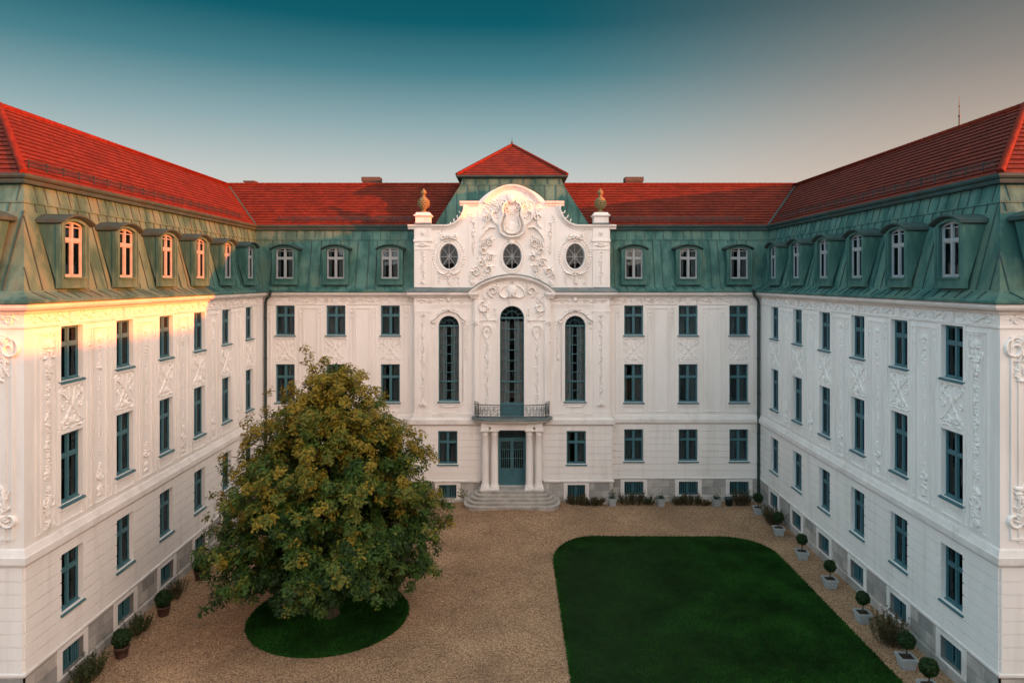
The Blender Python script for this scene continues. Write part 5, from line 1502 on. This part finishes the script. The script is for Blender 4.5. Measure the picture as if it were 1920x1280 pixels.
shrub(8.62,43.3,.8,.45,.55,4,'small shrub just left of the second pale pot',(0,2),30)
shrub(10.55,43.25,.8,.45,.6,5,'small shrub just right of the second pale pot',(0,1),30)
shrub(11.35,43.25,1.2,.55,.78,6,'flowering twiggy shrub below the middle cellar window',(0,1),50)
shrub(12.25,43.2,.6,.4,.32,7,'lowest dark reddish shrub left of the third pale pot',(1,),25)
shrub(14.6,43.2,1.1,.6,1.0,8,'brown shrub under the last cellar window by the downpipe',(0,1))
shrub(15.2,39.95,.75,1.5,1.0,9,'tall brown shrub between the first two ball trees of the right wing',(0,1),70)
shrub(14.75,26.75,.95,1.5,1.15,10,'big straggly brown shrub between two ball trees of the right wing',(0,1),90)
shrub(-15.1,24.4,.7,1.4,.75,11,'straggly shrub at the bottom left by the nearest cellar window',(0,2),60)
shrub(-15.05,27.5,.6,1.1,.7,12,'green brown shrub between the two nearest ball bushes of the left wing',(0,2),50)
shrub(-15.1,30.8,.6,1.3,.6,13,'low shrub between the farther two ball bushes of the left wing',(0,1),50)
shrub(-15.1,33.9,.6,1.1,.7,14,'brown shrub half hidden behind the tree at the left wing',(1,0),45)
shrub(-15.0,23.3,.6,.9,.5,15,'small shrub cut by the bottom edge at the left wing corner',(0,2),35)

# ------------------------------------------------------------------ neighbouring house across the way (it shades the court)
nb = thing('neighbouring_house', 'plain plastered house across the way, west of the palace forecourt', 'house', (49,4,0))
m = MB(); F = Fac((45.0,24.5),(0,-1)); LNB = 36
nh = [(3+3.2*i, 4.2+3.2*i, z, z+2) for i in range(10) for z in (2.5,6.5,10.5,14.0)]
wall(m, F, 0, LNB, -.5, 17.2, nh)
m.add([(45,24.5,-.5),(53,24.5,-.5),(53,24.5,17.2),(45,24.5,17.2)]); m.add([(45,-11.5,-.5),(53,-11.5,-.5),(53,-11.5,17.2),(45,-11.5,17.2)]); m.add([(53,24.5,-.5),(53,-11.5,-.5),(53,-11.5,17.2),(53,24.5,17.2)])
m.build('wall', M_plaster, nb)
m = MB(); RZ = 20.1
m.add([(44.4,25,17.0),(44.4,-12,17.0),(49,-12,RZ),(49,25,RZ)],0,False,[(25,0),(-12,0),(-12,15),(25,15)]); m.add([(53.6,25,17.0),(53.6,-12,17.0),(49,-12,RZ),(49,25,RZ)],0,False,[(25,0),(-12,0),(-12,15),(25,15)])
for y in (24.5,-11.5): m.add([(45,y,17.2),(53,y,17.2),(49,y,RZ-.05)])
m.add([(44.4,25,17.0),(44.4,-12,17.0),(45,-12,17.2),(45,25,17.2)])
m.build('roof', M_tile, nb)

sh = thing('added_blocker_house', 'unseen long dark brick house added behind the camera to block low sky light', 'house', (0,-20,0))  # added out of view: blocks the low sky so the lower walls dim
m = MB(); F = Fac((40,-16),(-1,0))
wall(m, F, 0, 80, -.5, 13, [(3+4*i, 4.3+4*i, z, z+2.1) for i in range(19) for z in (1.5,5.3,9.1)])
for x in (40,-40): m.add([(x,-16,-.5),(x,-26,-.5),(x,-26,13),(x,-16,13)]); m.add([(x,-16,13),(x,-26,13),(x,-21,17)])
m.add([(40,-26,-.5),(-40,-26,-.5),(-40,-26,13),(40,-26,13)])
m.build('wall', M_brick, sh)
m = MB()
for y in (-15.4,-26.6): m.add([(40.4,y,12.7),(-40.4,y,12.7),(-40.4,-21,17.2),(40.4,-21,17.2)],0,False,[(40,0),(-40,0),(-40,20),(40,20)])
m.build('roof', M_tile, sh)

# ------------------------------------------------------------------ light, sky, camera
SUN = Vector((1.0, -.38, .127)).normalized()
EL = math.asin(SUN.z); AZ = math.atan2(SUN.x, SUN.y)
sl = bpy.data.lights.new('sun', 'SUN'); sl.energy = 5; sl.angle = math.radians(.5); sl.color = (1.0, .155, .003)
so = bpy.data.objects.new('sun', sl); COL.objects.link(so); so.rotation_euler = SUN.to_track_quat('Z','Y').to_euler(); so.location = (30,0,40)
w = bpy.data.worlds.new('World'); scene.world = w; w.use_nodes = True
nt = w.node_tree; L = nt.links.new; bg = nt.nodes['Background']
sky = N(nt,'ShaderNodeTexSky'); sky.sky_type = 'NISHITA'; sky.sun_disc = False; sky.sun_elevation = EL; sky.sun_rotation = AZ
sky.air_density = 1.2; sky.dust_density = 1.5; sky.ozone_density = 2.0
tc = N(nt,'ShaderNodeTexCoord'); nrm = N(nt,'ShaderNodeVectorMath', operation='NORMALIZE'); L(tc.outputs['Generated'], nrm.inputs[0])
sep = N(nt,'ShaderNodeSeparateXYZ'); L(nrm.outputs[0], sep.inputs[0])
def ramp(stops, src):
    r = N(nt,'ShaderNodeValToRGB'); e = r.color_ramp.elements
    e[0].position = stops[0][0]; e[0].color = (*stops[0][1],1); e[1].position = stops[-1][0]; e[1].color = (*stops[-1][1],1)
    for p, c in stops[1:-1]: k = e.new(p); k.color = (*c,1)
    L(src, r.inputs[0]); return r.outputs[0]
TEAL = ramp([(0,(.80,.66,.57)),(.09,(.78,.68,.61)),(.15,(.58,.62,.60)),(.22,(.29,.43,.46)),(.29,(.070,.230,.275)),(.35,(.002,.112,.152)),(.40,(.0,.085,.115)),(.50,(.10,.22,.25)),(.68,(.48,.62,.67)),(1,(.58,.70,.74))], sep.outputs['Z'])
WARM = ramp([(0,(.86,.64,.50)),(.10,(.74,.56,.45)),(.18,(.53,.43,.36)),(.26,(.30,.265,.24)),(.33,(.16,.17,.165)),(.40,(.065,.095,.10)),(.50,(.15,.22,.24)),(.68,(.50,.62,.66)),(1,(.58,.70,.74))], sep.outputs['Z'])
# azimuth blend: teal to the left of the court, dusty rose towards the sunset side
def dotn(v):
    d = N(nt,'ShaderNodeVectorMath', operation='DOT_PRODUCT'); L(nrm.outputs[0], d.inputs[0]); d.inputs[1].default_value = v; return d.outputs['Value']
mr = N(nt,'ShaderNodeMapRange', interpolation_type='SMOOTHSTEP'); L(dotn((1,0,0)), mr.inputs[0]); mr.inputs[1].default_value = .0; mr.inputs[2].default_value = .62
mx = N(nt,'ShaderNodeMixRGB'); L(mr.outputs[0], mx.inputs[0]); L(TEAL, mx.inputs[1]); L(WARM, mx.inputs[2])
# sunset glow in the half of the sky behind the camera
gl = N(nt,'ShaderNodeMapRange', interpolation_type='SMOOTHSTEP'); L(dotn((.76,-.64,.1)), gl.inputs[0]); gl.inputs[1].default_value = .05; gl.inputs[2].default_value = .95
glz = ramp([(0,(1.0,.62,.45)),(.35,(1.0,.70,.56)),(.8,(.35,.33,.32)),(1,(.2,.2,.2))], sep.outputs['Z'])
gm = N(nt,'ShaderNodeMixRGB', blend_type='MULTIPLY'); gm.inputs[0].default_value = 1; L(glz, gm.inputs[1]); L(gl.outputs[0], gm.inputs[2])
GLOW = N(nt,'ShaderNodeMixRGB', blend_type='MULTIPLY'); GLOW.inputs[0].default_value = 1; GLOW.inputs[2].default_value = (4.2,4.2,4.2,1); L(gm.outputs[0], GLOW.inputs[1])
# the clear cool sky on the other side, beyond the left edge of the picture
cl = N(nt,'ShaderNodeMapRange', interpolation_type='SMOOTHSTEP'); L(dotn((-.88,-.46,.12)), cl.inputs[0]); cl.inputs[1].default_value = .3; cl.inputs[2].default_value = .9
cz = ramp([(0,(.42,.63,.76)),(.45,(.42,.65,.80)),(.9,(.1,.14,.16)),(1,(.0,.0,.0))], sep.outputs['Z'])
cm = N(nt,'ShaderNodeMixRGB', blend_type='MULTIPLY'); cm.inputs[0].default_value = 1; L(cz, cm.inputs[1]); L(cl.outputs[0], cm.inputs[2])
COOL = N(nt,'ShaderNodeMixRGB', blend_type='ADD'); COOL.inputs[0].default_value = 1; L(cm.outputs[0], COOL.inputs[1]); L(cm.outputs[0], COOL.inputs[2])
a0_ = N(nt,'ShaderNodeMixRGB', blend_type='ADD'); a0_.inputs[0].default_value = 1; L(GLOW.outputs[0], a0_.inputs[1]); L(COOL.outputs[0], a0_.inputs[2]); GLOW = a0_
ad = N(nt,'ShaderNodeMixRGB', blend_type='ADD'); ad.inputs[0].default_value = 1; L(mx.outputs[0], ad.inputs[1]); L(GLOW.outputs[0], ad.inputs[2])
nk = N(nt,'ShaderNodeMixRGB', blend_type='MULTIPLY'); nk.inputs[0].default_value = 1; nk.inputs[2].default_value = (.15,.15,.15,1); L(sky.outputs[0], nk.inputs[1])
fin = N(nt,'ShaderNodeMixRGB', blend_type='MIX'); fin.inputs[0].default_value = .03; L(ad.outputs[0], fin.inputs[1]); L(nk.outputs[0], fin.inputs[2])
gain = N(nt,'ShaderNodeMixRGB', blend_type='MULTIPLY'); gain.inputs[0].default_value = 1; gain.inputs[2].default_value = (10,10,10,1); L(fin.outputs[0], gain.inputs[1])
L(gain.outputs[0], bg.inputs[0]); bg.inputs[1].default_value = .0345
cam = bpy.data.cameras.new('camera'); co = bpy.data.objects.new('camera', cam); COL.objects.link(co)
co.location = (0,0,H_CAM); co.rotation_euler = (PI/2,0,0)
cam.sensor_width = 36; cam.lens = 24; cam.shift_y = -114/1920; cam.clip_start = .1; cam.clip_end = 2000
scene.camera = co
vs = scene.view_settings; vs.view_transform = 'Standard'; vs.look = 'None'; vs.gamma = 1; vs.exposure = 1.45
scene.cycles.max_bounces = 8; scene.cycles.transparent_max_bounces = 12
